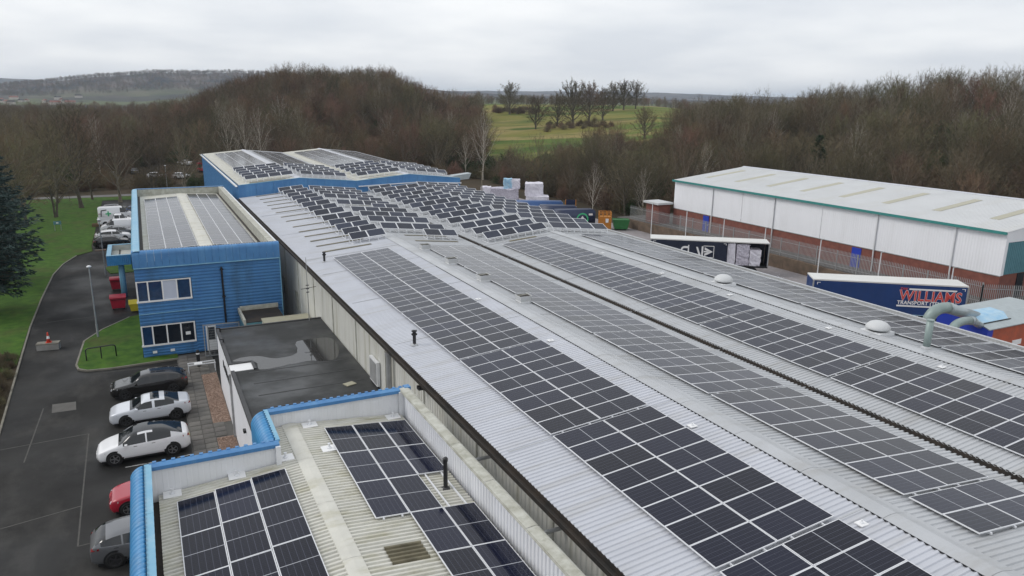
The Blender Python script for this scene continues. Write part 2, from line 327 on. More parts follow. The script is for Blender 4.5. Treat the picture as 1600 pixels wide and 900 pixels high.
# ------------------------------------------------------------------ terrain
def ss(a, b, x):
    t = np.clip((x-a)/(b-a), 0, 1); return t*t*(3-2*t)
def vnoise(x, y, s, seed=0):
    x = x/s; y = y/s
    return (np.sin(x*1.7+seed)+np.sin(y*1.3+1.3*seed+x*.6)+np.sin((x+y)*.9+2.1*seed)+np.sin(x*2.9-y*2.3+seed*.7)*.6+np.sin(x*5.1+y*4.3+seed)*.35+np.sin(y*6.7-x*3.9+seed*2)*.3)/4.2
def rdist(x, y, x0, x1, y0, y1):
    return np.hypot(np.maximum(np.maximum(x0-x, x-x1), 0), np.maximum(np.maximum(y0-y, y-y1), 0))
def terr(x, y):
    x = np.asarray(x, float); y = np.asarray(y, float)
    d = np.hypot(x, y); th = np.degrees(np.arctan2(x, y))
    dr = np.minimum(rdist(x, y, -90, 104, -120, 100), rdist(x, y, -90, 76, -120, 172))
    back = ss(100, 125, np.abs(th-10))                       # behind the camera: gentle
    left = ss(-1, 11, th)*(1-ss(17.0, 24, th))
    fld = ss(19, 25, th)*(1-ss(36, 44, th))
    right = ss(36, 44, th)*(1-back)
    z = -0.06+left*19*ss(0, 150, dr)+fld*(4.5*ss(20, 110, dr)+11.5*ss(90, 300, dr))+right*(8.0+6.5*ss(45, 56, th))*ss(2, 85, dr)
    # the ground falls back a little behind the left hill, distant ridges beyond
    z = z-left*8*ss(380, 800, d)-fld*3*ss(500, 900, d)
    hill = np.interp(th, [-40, -16, -8, -4, 1, 4, 8, 14, 26, 40], [20, 24, 34, 62, 86, 88, 84, 66, 20, 10])
    z = z+hill*np.exp(-((d-2700)/520.0)**2)*(0.95+0.08*vnoise(x, y, 260, 1))
    far = np.interp(th, [-180, -40, -12, -6, 2, 20, 34, 40, 46, 60, 180], [50, 60, 112, 100, 80, 60, 66, 60, 48, 40, 50])
    z = z+far*ss(4300, 5200, d)*(0.95+0.06*vnoise(x, y, 500, 3))
    z = z+ss(1200, 2200, d)*5.0*vnoise(x, y, 55, 5)
    z = z+ss(10, 60, dr)*0.7*vnoise(x, y, 28, 2)*(1-ss(900, 1500, d))
    return z
ths = np.radians(np.concatenate([np.arange(-180, -30, 5), np.arange(-30, 75, 0.6), np.arange(75, 180, 5)]))
rds = np.concatenate([np.linspace(0.5, 90, 12), np.linspace(100, 460, 46), np.geomspace(480, 1900, 18), np.linspace(1980, 3700, 34), np.geomspace(3900, 9000, 16)])
TH, RD = np.meshgrid(ths, rds); X = RD*np.sin(TH); Y = RD*np.cos(TH); Z = terr(X, Y)
nr, na = TH.shape; idx = np.arange(nr*na).reshape(nr, na)
fs = [(idx[i, j], idx[i, (j+1) % na], idx[i+1, (j+1) % na], idx[i+1, j]) for i in range(nr-1) for j in range(na)]
me = bpy.data.meshes.new('ground'); me.from_pydata(np.stack([X, Y, Z], -1).reshape(-1, 3).tolist(), [], [tuple(int(k) for k in f)[::-1] for f in fs])
me.polygons.foreach_set('use_smooth', [True]*len(fs))
def ground_material():
    m = bpy.data.materials.new('earth'); m.use_nodes = True; t = m.node_tree; b = t.nodes['Principled BSDF']; b.inputs['Roughness'].default_value = 0.95; b.inputs['Specular IOR Level'].default_value = 0.1
    g = t.nodes.new('ShaderNodeNewGeometry')
    def nz(s, d=8):
        n = t.nodes.new('ShaderNodeTexNoise'); n.inputs['Scale'].default_value = s; n.inputs['Detail'].default_value = d; n.inputs['Roughness'].default_value = .65; t.links.new(g.outputs['Position'], n.inputs['Vector']); return n.outputs[0]
    def ramp(f, c0, c1, p0=.4, p1=.6):
        r = t.nodes.new('ShaderNodeValToRGB'); r.color_ramp.elements[0].position = p0; r.color_ramp.elements[1].position = p1
        r.color_ramp.elements[0].color = (*c0, 1); r.color_ramp.elements[1].color = (*c1, 1); t.links.new(f, r.inputs[0]); return r.outputs[0]
    near = ramp(nz(0.06), (0.050, 0.042, 0.028), (0.075, 0.058, 0.040))
    mpw = t.nodes.new('ShaderNodeMapping'); mpw.inputs['Scale'].default_value = (.010, .003, .045); t.links.new(g.outputs['Position'], mpw.inputs[0])
    nw = t.nodes.new('ShaderNodeTexNoise'); nw.inputs['Scale'].default_value = 1.0; nw.inputs['Detail'].default_value = 9; nw.inputs['Roughness'].default_value = .68; t.links.new(mpw.outputs[0], nw.inputs['Vector'])
    wood = ramp(nw.outputs[0], (0.010, 0.016, 0.022), (0.135, 0.11, 0.095), .42, .60)
    fields = ramp(nz(0.0022, 3), (0.05, 0.05, 0.04), (0.10, 0.12, 0.05), .47, .53)
    ln = t.nodes.new('ShaderNodeVectorMath'); ln.operation = 'LENGTH'; t.links.new(g.outputs['Position'], ln.inputs[0])
    def band(a, b_):
        mr = t.nodes.new('ShaderNodeMapRange'); mr.inputs[1].default_value = a; mr.inputs[2].default_value = b_; t.links.new(ln.outputs['Value'], mr.inputs[0]); return mr.outputs[0]
    def mix(f, a, c):
        q = t.nodes.new('ShaderNodeMix'); q.data_type = 'RGBA'; t.links.new(f, q.inputs[0]); t.links.new(a, q.inputs[6]); t.links.new(c, q.inputs[7]); return q.outputs[2]
    o = mix(band(450, 700), near, fields); o = mix(band(1900, 2300), o, wood)
    t.links.new(o, b.inputs['Base Color']); return m
me.materials.append(ground_material()); struct(link('ground', me))

# meadow: a sheet draped just above the terrain
def drape(name, poly_th, mname, dz=0.12):
    """poly_th: list of (theta0, theta1, r0, r1) cells in degrees/metres"""
    mb = MB()
    for t0, t1, a, b_ in poly_th:
        n1, n2 = max(2, int((t1-t0)/0.6)), max(2, int((b_-a)/8))
        T, Q = np.meshgrid(np.radians(np.linspace(t0, t1, n1)), np.linspace(a, b_, n2)); x = Q*np.sin(T); y = Q*np.cos(T); z = terr(x, y)+dz
        id_ = np.arange(n1*n2).reshape(n2, n1)
        mb.add(np.stack([x, y, z], -1).reshape(-1, 3).tolist(), [(int(id_[i, j]), int(id_[i+1, j]), int(id_[i+1, j+1]), int(id_[i, j+1])) for i in range(n2-1) for j in range(n1-1)])
    return struct(mb.build(name, mname, smooth=True))
def meadow_material():
    m = bpy.data.materials.new('meadow_grass'); m.use_nodes = True; t = m.node_tree; b = t.nodes['Principled BSDF']; b.inputs['Roughness'].default_value = 0.95; b.inputs['Specular IOR Level'].default_value = 0.1
    g = t.nodes.new('ShaderNodeNewGeometry'); out = None
    for sc_, seed, p0, p1, c in (((.006, .022, 0), 0, .44, .54, (0.19, 0.175, 0.05)), ((.012, .05, 0), 7, .50, .58, (0.26, 0.21, 0.085)), ((.02, .06, 0), 13, .52, .62, (0.055, 0.10, 0.018)), ((.2, .5, 0), 3, .5, .75, (0.13, 0.12, 0.04))):
        mp = t.nodes.new('ShaderNodeMapping'); mp.inputs['Scale'].default_value = sc_; mp.inputs['Location'].default_value = (seed, seed*2, 0); mp.inputs['Rotation'].default_value = (0, 0, .5); t.links.new(g.outputs['Position'], mp.inputs[0])
        n = t.nodes.new('ShaderNodeTexNoise'); n.inputs['Scale'].default_value = 1; n.inputs['Detail'].default_value = 6; t.links.new(mp.outputs[0], n.inputs['Vector'])
        mr = t.nodes.new('ShaderNodeMapRange'); mr.inputs[1].default_value = p0; mr.inputs[2].default_value = p1; t.links.new(n.outputs[0], mr.inputs[0])
        q = t.nodes.new('ShaderNodeMix'); q.data_type = 'RGBA'; t.links.new(mr.outputs[0], q.inputs[0]); q.inputs[7].default_value = (*c, 1)
        if out is None: q.inputs[6].default_value = (0.085, 0.135, 0.025, 1)
        else: t.links.new(out, q.inputs[6])
        out = q.outputs[2]
    t.links.new(out, b.inputs['Base Color']); MATS['meadow'] = m
meadow_material()
drape('meadow', [(22.6, 45.5, 196, 640)], 'meadow', 0.25)

def sheet(name, poly, z, mname):
    bm = bmesh.new(); vs = [bm.verts.new((x, y, z)) for x, y in poly]; bm.faces.new(vs); bmesh.ops.triangulate(bm, faces=bm.faces[:])
    bmesh.ops.recalc_face_normals(bm, faces=bm.faces[:]); me = bpy.data.meshes.new(name); bm.to_mesh(me); bm.free()
    if me.polygons[0].normal.z < 0: me.flip_normals()
    me.materials.append(M[mname]); return struct(link(name, me))
LE = [(-8.3, 105.4), (-9.4, 100.5), (-9.95, 95), (-10.05, 83.7), (-9.95, 73.3), (-9.65, 64.5), (-9.1, 49.6), (-9.0, 0)]      # left road edge
sheet('car_park', [(11, -20), (11, 160), (-7.2, 160), (-6.9, 112), (-6.6, 107.8)]+LE+[(-9.0, -20)], 0.0, 'asphalt')
sheet('lawn', [(-90, 166), (12, 166), (12, 160.5), (-7.25, 160.5), (-7.0, 112), (-6.7, 107.95), (-8.4, 105.6), (-9.5, 100.6), (-10.1, 95), (-10.2, 83.7), (-10.1, 73.3), (-9.8, 63), (-13, 57), (-90, 50)], 0.02, 'lawn')
sheet('path', [(-90, 166.4), (40, 166.4), (40, 169.8), (-90, 169.8)], 0.01, 'path')
sheet('yard', [(39, -20), (69.2, -20), (69.2, 150), (39, 150)], 0.0, 'yard')
mbv = MB(); mbv.box(69.25, 106, -30, 100, -1, 1.2); struct(mbv.build('warehouse_ground', 'asphalt_patch'))
# edging kerb beside the left verge and island lawn
mb = MB()
for a, b_ in zip(LE[:-2], LE[1:-1]): mb.bar((a[0]-.05, a[1], .03), (b_[0]-.05, b_[1], .03), .12, .12)
struct(mb.build('verge_kerb', 'kerb'))
ISL = [(-5.8, 60.9), (-5.6, 59.9), (-5.0, 59.3), (-3.4, 59.1), (1.1, 59.4), (1.1, 60.55), (-1.3, 60.55), (-1.3, 73.6), (-2.3, 73.1), (-4.4, 69.9), (-5.6, 67.0)]
mb = MB(); mb.prism(ISL, 0.002, 0.11); struct(mb.build('lawn_island', 'lawn'))
mb = MB()
K = ISL[6:][::-1]
for a, b_ in list(zip(ISL[:4], ISL[1:5]))+[(ISL[0], ISL[-1]), (ISL[-1], ISL[-2]), (ISL[-2], ISL[-3])]: mb.bar((*a, .06), (*b_, .06), .13, .13)
struct(mb.build('island_kerb', 'kerb'))
GI = [(-4.3, 93), (-1.4, 93), (-1.4, 99), (-4.0, 99), (-4.9, 96)]
mb = MB(); mb.prism(GI, 0.002, 0.08); struct(mb.build('lawn_strip', 'lawn'))
# paving slabs beside the link wall
pav = MB(); pav.box(1.0, 3.5, 41, 60.3, -0.05, 0.02); pav = struct(pav.build('pavement', 'asphalt_patch'))
slab_me = {}
for j in range(27):
    for i in range(3):
        w_, l_ = 0.62, 0.66
        key = (i+j) % 3
        if key not in slab_me:
            q = MB(); q.box(-w_/2, w_/2, -l_/2, l_/2, 0, 0.035); slab_me[key] = q.mesh('slab', 'paving')
        y_ = 41.4+j*0.7; x_ = 1.4+i*0.66
        if i == 2 and y_ < 55.2 and not 43.7 < y_ < 46.2: continue
        s_ = link('slab', slab_me[key], pav, (x_, y_, 0.016+random.uniform(0, .012)))
gv = struct(sheet('gravel_bed', [(2.42, 45.9), (3.46, 45.9), (3.46, 55.2), (2.42, 55.2)], 0.045, 'gravel_red'))
sheet('gravel_bed', [(2.42, 41.0), (3.46, 41.0), (3.46, 43.7), (2.42, 43.7)], 0.045, 'gravel_red')
mb = MB()
for k in range(2600):
    x_ = random.uniform(2.44, 3.44); y_ = random.choice((random.uniform(41.1, 43.6), random.uniform(46, 55.1), random.uniform(46, 55.1))); r_ = random.uniform(.02, .05); a_ = random.uniform(0, 6)
    mb.add([(x_+r_*math.cos(a_+t), y_+r_*math.sin(a_+t), .046) for t in (0, 2.1, 4.2)]+[(x_, y_, .046+r_)], [(0, 1, 3), (1, 2, 3), (2, 0, 3)])
tag(mb.build('gravel_stones', 'gravel_red'), 'loose reddish gravel beside the white link wall', 'gravel', kind='stuff')
# markings and seams on the tarmac
for k, (a, b_) in enumerate([((-2.1, 56.6), (-0.7, 56.8)), ((0.0, 56.75), (0.9, 56.8)), ((-2.4, 42.05), (-1.1, 42.05)), ((0.2, 42.1), (0.95, 42.2)), ((-2.6, 46.6), (-1.6, 46.6)), ((-2.9, 31.2), (-2.2, 31.3)), ((-2.6, 39.3), (-1.9, 39.3)), ((-1.7, 39.4), (-1.2, 39.45)), ((0.0, 46.8), (.9, 46.8))]):
    mb = MB(); mb.bar((*a, .006), (*b_, .006), .09, .004); struct(mb.build('bay_marking', 'paint'))
mb = MB(); mb.quad((-6.65, 51.95, .005), (-5.3, 51.9, .005), (-5.4, 53.4, .005), (-6.75, 53.5, .005)); struct(mb.build('tarmac_patch', 'asphalt_patch'))
for pts in [((-4.4, 47.6), (-4.3, 38.6), (-4.25, 34.8), (-1.2, 35)), ((-9, 47.3), (-4.4, 47.6)), ((-7.2, 53), (-7.4, 45)), ((-9, 37.6), (-4.3, 38.6)), ((-8.9, 74.5), (-1.5, 75.2)), ((-4.0, 58.6), (1, 58.2))]:
    mb = MB()
    for a, b_ in zip(pts[:-1], pts[1:]): mb.bar((*a, .005), (*b_, .005), .07, .003)
    struct(mb.build('tarmac_seam', 'tar_seam'))

# ------------------------------------------------------------------ main factory hall
XS = [10.6, 18.05, 25.45, 32.5, 39.6]; ZS = [7.5, 8.2, 7.5, 8.15, 7.5]
def zroof(x, xs=XS, zs=ZS): return float(np.interp(x, xs, zs))
hall = thing('factory_hall', 'long pale double-gabled factory hall covered in solar panels', 'building', (25, 50, 0))
hall.location = (0, 0, 0)
Y0, Y1 = -12.0, 96.3
for i in range(4):
    mb = MB(); a, b_ = Vector((XS[i], 0, ZS[i])), Vector((XS[i+1], 0, ZS[i+1])); d = (b_-a); g0 = 0.15/d.length
    s_, e_ = (a-d.normalized()*.18 if i == 0 else a+d*g0*(1.3 if i == 2 else 0)), (b_+d.normalized()*.18 if i == 3 else b_-d*g0*(1.3 if i == 1 else 0))
    U = e_-s_
    for (ya, yb) in ((Y0, 27.0), (27.0, 56.6), (56.6, Y1)):
        pit = 0.21
        mb.corr((s_.x, ya, s_.z), U, (0, yb-ya, 0), pit, 0.036 if yb < 40 else 0.026)
    o = mb.build('roof_slope', 'roof_white' if i == 0 else 'roof_grey', hall)
    if i == 0: o['label'] = 'whiter leftmost roof slope'
# sheet-lap strips across the slopes
for i in range(4):
    for yb in (4.0, 12.7, 21.5, 27.0, 34.6, 43.1, 51.3, 56.6, 68, 80):
        mb = MB(); a = Vector((XS[i]+.1, yb, zroof(XS[i]+.1)+.04)); b_ = Vector((XS[i+1]-.1, yb, zroof(XS[i+1]-.1)+.04)); mb.bar(a, b_, .16 if yb == 56.6 else .045, .012); mb.build('sheet_lap', 'steel' if yb == 56.6 else 'roof_grey', hall)
for k, (xr, zr) in enumerate(((18.05, 8.2), (32.5, 8.15))):
    nseg = 36                                               # ridge flashing in lengths, over the far side of the ridge
    for j in range(nseg):
        ya = Y0+(Y1-Y0)*j/nseg; yb = Y0+(Y1-Y0)*(j+1)/nseg-.012
        mb = MB(); mb.extr([(xr-.06, zr+.045), (xr+.25, zr+.085), (xr+.5, zr+.075), (xr+.8, zr-.005), (xr+1.02, zr-.05)], 'y', ya, yb); mb.build('ridge_flashing', 'roof_grey', hall)
    mb = MB(); y_ = Y0                                      # dark filler teeth under the flashing edge
    while y_ < 48: mb.box(xr-.085, xr-.055, y_, y_+.10, zr+.0, zr+.045); y_ += .21
    mb.build('ridge_filler', 'black_plastic', hall)['kind'] = 'stuff'
# valley gutter and eaves gutters
mb = MB(); xv = 25.45
mb.extr([(xv-.24, 7.56), (xv-.20, 7.50), (xv-.16, 7.30), (xv+.16, 7.30), (xv+.20, 7.50), (xv+.24, 7.56)], 'y', Y0, Y1); mb.build('valley_gutter', 'gutter_dark', hall)
mb = MB(); mb.extr([(10.42, 7.5), (10.40, 7.34), (10.18, 7.34), (10.14, 7.52), (10.12, 7.52), (10.15, 7.31), (10.43, 7.31), (10.45, 7.5)], 'y', Y0, Y1, closed=True); mb.build('eaves_gutter', 'gutter_dark', hall)
mb = MB(); mb.extr([(39.72, 7.5), (39.75, 7.36), (40.0, 7.36), (40.05, 7.56), (40.08, 7.56), (40.04, 7.32), (39.70, 7.32)], 'y', Y0, Y1, closed=True); mb.build('eaves_gutter', 'galv', hall)
mb = MB(); mb.box(40.09, 40.30, Y0, Y1, 7.30, 7.55); mb.build('eaves_fascia', 'roof_grey', hall)
# left wall: corrugated cladding in bays
bays = np.arange(Y0, Y1, 6.0)
for k, ya in enumerate(bays):
    yb = min(ya+6.0, Y1); mb = MB(); mb.corr((10.6, yb, 0), (0, 0, 7.45), (0, ya-yb, 0), 0.30, 0.035); mb.build('wall_panel', 'wall_cream', hall)
mb = MB()
for ya in bays: mb.box(10.545, 10.60, ya-.03, ya+.03, 0, 7.4)
mb.build('wall_joint', 'coping', hall)
mb = MB(); mb.box(39.55, 39.62, Y0, Y1, 0, 7.4); mb.box(10.65, 39.55, Y0, Y0+.1, 0, 7.3); mb.box(10.65, 39.55, Y1-.5, Y1-.4, 0, 7.4); mb.build('wall', 'wall_cream', hall)
# skylight strips on the rear half
def strip(x0, x1, y, w, xs, zs, par, mname='skylight', h=.05):
    mb = MB(); a = Vector((x0, y, zroof(x0, xs, zs)+h)); b_ = Vector((x1, y, zroof(x1, xs, zs)+h)); mb.bar(a, b_, w, .012); return mb.build('skylight', mname, par)
S0Y = [59.6, 62.0, 64.4, 67.0, 69.9, 73.5, 76.4, 79.6, 82.6, 85.4, 88.2, 91.0, 94.1]
for y_ in [58.45]+[y+1.35 for y in S0Y]:
    if y_ < 96: strip(12.35, 16.3, y_, .38, XS, ZS, hall)
for y_ in [58.55, 61.4, 65.3, 71.8, 76.2, 82]: strip(20.15, 24.0, y_, .38, XS, ZS, hall)
for y_ in [56.5, 59, 61.7, 64.5]: strip(28.0, 30.6, y_, .4, XS, ZS, hall)
# paired roof lights patches on slope 0 (faint lighter sheets)
# wall door boxes and small vents on the cream wall
def wallbox(name, y0, y1, z0, z1, t, m, par): mb = MB(); mb.box(10.55-t, 10.56, y0, y1, z0, z1); return mb.build(name, m, par)
d1 = wallbox('wall_cabinet', 37.05, 38.5, 4.36, 5.75, .16, 'white_paint', hall); mb = MB(); mb.box(10.37, 10.388, 37.15, 38.4, 4.45, 5.65); mb.build('cabinet_door', 'galv', d1)
for ya in (60.9, 66.5): wallbox('wall_hatch', ya-.25, ya+.55, 2.5, 4.05, .05, 'coping', hall)
mb = MB(); mb.tube([(10.36, 34.7, 4.4), (10.36, 34.7, 6.95)], .14, 10); mb.tube([(10.36, 34.7, 6.95), (10.36, 34.7, 7.1)], .19, 10); mb.build('wall_flue', 'galv', hall)
fl = MB(); fl.box(10.2, 10.5, 29.6, 29.9, 6.95, 7.1); fl.bar((10.5, 29.75, 7.0), (10.6, 29.75, 7.0), .06); fl.build('floodlight', 'black_metal', hall)

# ------------------------------------------------------------------ rear blue hall
FXS = [10.6, 17.9, 25.2, 32.4, 39.8]; FZS = [9.0, 9.65, 9.0, 9.65, 8.9]
rear = thing('rear_hall', 'taller blue-fasciaed hall behind the factory hall, with panels on its double gable', 'building')
RY0, RY1 = 96.35, 152.0
for i in range(4):
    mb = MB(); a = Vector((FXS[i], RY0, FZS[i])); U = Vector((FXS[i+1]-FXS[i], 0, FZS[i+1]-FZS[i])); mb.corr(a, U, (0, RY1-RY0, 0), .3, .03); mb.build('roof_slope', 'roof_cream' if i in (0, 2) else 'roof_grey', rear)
pf = [(FXS[i], FZS[i]) for i in range(5)]
nb = 14
xsb = np.linspace(10.45, 39.9, nb+1)
for j in range(nb):
    xa, xb = xsb[j], xsb[j+1]-.02; xm = [xa]+[x for x in FXS if xa < x < xb]+[xb]
    mb = MB()
    for p, q in zip(xm[:-1], xm[1:]):
        zp, zq = zroof(p, FXS, FZS)+.06, zroof(q, FXS, FZS)+.06
        mb.add([(p, RY0-.10, 0), (q, RY0-.10, 0), (q, RY0-.10, zq), (p, RY0-.10, zp), (p, RY0, 0), (q, RY0, 0), (q, RY0, zq), (p, RY0, zp)], [(0, 1, 2, 3), (3, 2, 6, 7), (0, 3, 7, 4), (1, 5, 6, 2)])
    mb.build('fascia_panel', 'blue_trim', rear)
mb = MB()
for p, q in zip(range(4), range(1, 5)): mb.bar((FXS[p], RY0-.05, FZS[p]+.08), (FXS[q], RY0-.05, FZS[q]+.08), .2, .05)
mb.build('verge_trim', 'blue_light', rear)
mb = MB(); mb.bar((25.4, RY0-.2, 8.35), (33.5, RY0-.2, 8.6), .2, .12); mb.bar((33.5, RY0-.2, 8.6), (40.0, RY0-.2, 8.25), .2, .12); mb.build('gutter', 'white_paint', rear)
for j in range(8):
    ya, yb = RY0+j*6.95, RY0+(j+1)*6.95-.03; mb = MB(); mb.corr((10.45, yb, 3.0), (0, 0, 6.05), (0, ya-yb, 0), .35, .03); mb.build('wall_panel', 'blue_trim', rear)
mb = MB(); mb.box(10.48, 10.6, RY0, RY1, 0, 3.0); mb.box(39.75, 39.85, RY0, RY1, 0, 8.8); mb.box(10.6, 39.8, RY1-.1, RY1, 0, 8.8); mb.build('wall', 'wall_white', rear)
mb = MB(); mb.extr([(10.36, 9.02), (10.34, 8.9), (10.14, 8.9), (10.1, 9.05), (10.08, 9.05), (10.12, 8.86), (10.38, 8.86)], 'y', RY0, RY1, closed=True); mb.build('eaves_gutter', 'white_paint', rear)
for xr in (17.9, 32.4):
    mb = MB(); mb.extr([(xr-.5, 9.65), (xr, 9.76), (xr+.5, 9.65)], 'y', RY0, RY1); mb.build('ridge_cap', 'roof_white', rear)
mb = MB(); mb.extr([(24.9, 9.06), (25.0, 8.9), (25.4, 8.9), (25.5, 9.06)], 'y', RY0, RY1); mb.build('valley_gutter', 'gutter_dark', rear)
for (xa, xb, y_) in [(11.9, 16.3, 97.2), (20, 24, 97.1), (27, 31, 97.3), (12, 17, 97.9)]: strip(xa, xb, y_, .3, FXS, FZS, rear, h=.05)
# ------------------------------------------------------------------ blue two-storey office
off = thing('office_building', 'bright blue two-storey office clad in horizontal ribbed metal', 'building')
OX0, OX1, OY0, OY1 = -1.25, 9.28, 60.65, 102.3
def hclad(x0, x1, z0, z1, y=OY0):
    mb = MB(); mb.corr((x0, y, z0), (x1-x0, 0, 0), (0, 0, z1-z0), .25, .045); return mb.build('wall_cladding', 'blue_clad', off)
hclad(2.62, OX1, 0.02, 7.13)
for z0, z1 in ((0.02, .90), (2.62, 4.40), (6.12, 7.13)): hclad(OX0, 2.62, z0, z1)
mb = MB(); mb.box(OX0, OX1, OY0+.5, OY0+.6, 0, 7.1); mb.box(OX0, OX0+.1, OY0+.1, OY1, 0, 7.2); mb.box(OX1-.1, OX1, OY0+.05, OY1, 0, 7.3); mb.box(OX0, OX1, OY1-.12, OY1, 0, 7.3); mb.build('wall', 'blue_clad', off)
mb = MB(); mb.box(OX1-.02, OX1+.06, OY0-.07, OY0+.1, 0, 7.13); mb.build('corner_trim', 'blue_light', off)
for zb in (.93, 4.43):
    fr = MB(); xs = [-1.2, -.45, .55, 1.55, 2.52]; zt = zb+1.64
    fr.box(-1.3, 2.58, OY0-.09, OY0+.06, zb, zb+.12); fr.box(-1.25, 2.58, OY0-.05, OY0+.06, zt-.07, zt)
    for x_ in xs: fr.box(x_-.05, x_+.05, OY0-.06, OY0+.06, zb+.12, zt-.07)
    w_ = fr.build('window', 'upvc', off)
    for j in range(4):
        mb = MB(); mb.box(xs[j]+.05, xs[j+1]-.05, OY0+.01, OY0+.03, zb+.12, zt-.07)
        mb.build('pane', ['pane_blue', 'pane_blue', 'blind', 'pane_blue'][j] if zb > 3 else ['pane_blue', 'pane', 'pane', 'pane'][j], w_)
    if zb < 3: mb = MB(); mb.box(1.85, 2.2, OY0-.005, OY0+.008, zb+.6, zb+.85); mb.build('paper_notice', 'sign_white', w_)
mb = MB(); mb.tube([(4.85, OY0-.12, 2.2), (4.85, OY0-.12, 6.75)], .075, 8)
for z_ in (6.5, 4.3): mb.box(4.72, 4.98, OY0-.2, OY0-.02, z_, z_+.08)
mb.build('downpipe', 'black_metal', off)
mb = MB(); mb.bar((OX0, OY0-.07, 3.52), (4.7, OY0-.07, 3.52), .05, .05); mb.build('conduit', 'blue_light', off)
for x_ in (-.6, .65): mb = MB(); mb.box(x_, x_+.3, OY0-.09, OY0-.02, .35, .53); mb.build('air_brick', 'upvc', off)
mb = MB(); mb.box(3.3, 4.05, OY0-.08, OY0-.02, .02, 2.05); dd = mb.build('door', 'upvc', off); mb = MB(); mb.box(3.4, 3.95, OY0-.095, OY0-.081, .9, 1.95); mb.build('door_glazing', 'pane', dd)
# bullnose parapet: front and left (profile: up the outside, round the top, down inside)
def bull(c0, out, top, low, rad, n=7):
    """2-d profile (offset outward positive, z)"""
    pts = [(out, low), (out, top-rad)]
    for k in range(1, n+1): a = math.pi/2*k/n; pts.append((out-rad+rad*math.cos(a), top-rad+rad*math.sin(a)))
    return pts
pr = bull(0, .14, 8.4, 7.13, .30)
nseg = 21
for j in range(nseg):
    xa = OX0-.05+(OX1+.05-OX0+.05)*j/nseg; xb = OX0-.05+(OX1+.1-OX0)*(j+1)/nseg-.012
    mb = MB(); mb.extr([(OY0-p, q) for p, q in pr]+[(OY0+.35, 8.4), (OY0+.35, 7.5)], 'x', xa, xb); mb.build('parapet_panel', 'blue_trim', off, smooth=True)
mb = MB(); mb.box(OX0, OX1, OY0-.17, OY0-.141, 7.08, 7.15); mb.build('parapet_flashing', 'blue_light', off)
mb = MB()                                                # black boxes stand in for the dark gaps under the coping
for k in range(52): xx = -.9+k*.195; mb.box(xx, xx+.11, OY0+.28, OY0+.36, 8.37, 8.412)
mb.build('coping_gap', 'black_plastic', off)
mb = MB(); mb.extr([(OX0-p+.05, q) for p, q in bull(0, .14, 8.42, 6.8, .30)]+[(OX0+.50, 8.42), (OX0+.50, 7.4)], 'y', OY0-.1, OY1); mb.build('left_parapet', 'blue_light', off, smooth=False)
mb = MB(); mb.box(8.62, 9.1, OY0+.36, OY1-.3, 7.2, 8.38); mb.box(OX0+.5, OX1, OY1-.3, OY1-.1, 7.2, 8.38); mb.build('parapet', 'coping', off)
mb = MB(); mb.box(9.1, 9.3, OY0+.36, OY1, 7.2, 8.3); mb.build('parapet', 'wall_white', off)
mb = MB(); mb.box(OX0+.3, OX1, OY1-.35, OY1+.05, 8.38, 8.44); mb.build('rear_coping', 'blue_trim', off)
# office roof: shallow gable
for i, (xa, xb, za, zb) in enumerate(((OX0+.5, 4.13, 7.45, 7.72), (4.13, 8.62, 7.72, 7.45))):
    mb = MB(); mb.corr((xa, OY0+.3, za), (xb-xa, 0, zb-za), (0, OY1-.6-OY0, 0), .25, .03); mb.build('roof_slope', 'roof_cream', off)
mb = MB(); mb.extr([(3.62, 7.73), (4.13, 7.79), (4.66, 7.73)], 'y', OY0+.35, OY1-.3); mb.build('ridge_cap', 'roof_cream', off)
mb = MB(); mb.box(OX0+.5, OX0+.75, OY0+.36, OY1-.3, 7.44, 7.50); mb.box(8.40, 8.62, OY0+.36, OY1-.3, 7.44, 7.50); mb.build('box_gutter', 'gutter_dark', off)
# entrance canopy on the left of the office
can = thing('entrance_canopy', 'blue ribbed entrance canopy on a round post left of the office', 'canopy')
cx0, cx1, cy0, cy1 = -3.9, -1.4, 80.2, 86.5
mb = MB(); mb.corr((cx0, cy0, 3.5), (0, 0, .95), (cx1-cx0, 0, 0), .17, .03, prof='sine'); mb.v = [(x, 2*cy0-y if False else y, z) for x, y, z in mb.v]
mb.corr((cx0, cy1, 3.5), (0, 0, .95), (0, cy0-cy1, 0), .17, .03, prof='sine'); mb.build('fascia', 'blue_rib', can)
mb = MB(); mb.box(cx0, cx1, cy0, cy0+.35, 4.45, 4.5); mb.box(cx0, cx0+.4, cy0+.35, cy1, 4.45, 4.5); mb.box(cx0+.4, cx1, cy1-.3, cy1, 4.45, 4.5); mb.build('coping', 'blue_light', can)
mb = MB(); mb.box(cx0+.05, cx1, cy0+.05, cy1-.05, 3.55, 3.9); mb.box(cx0+.35, cx0+.4, cy0+.35, cy1-.3, 3.9, 4.45); mb.box(cx0+.4, cx1, cy1-.35, cy1-.3, 3.9, 4.45); mb.build('canopy_roof', 'roof_cream', can)
mb = MB(); mb.box(-2.9, -2.78, 80.6, 86.1, 3.9, 3.96); mb.build('roof_joint', 'black_plastic', can)
mb = MB(); mb.tube([(-2.75, 81.4, 0), (-2.75, 81.4, 3.55)], .28, 14); mb.build('post', 'blue_light', can, smooth=True)

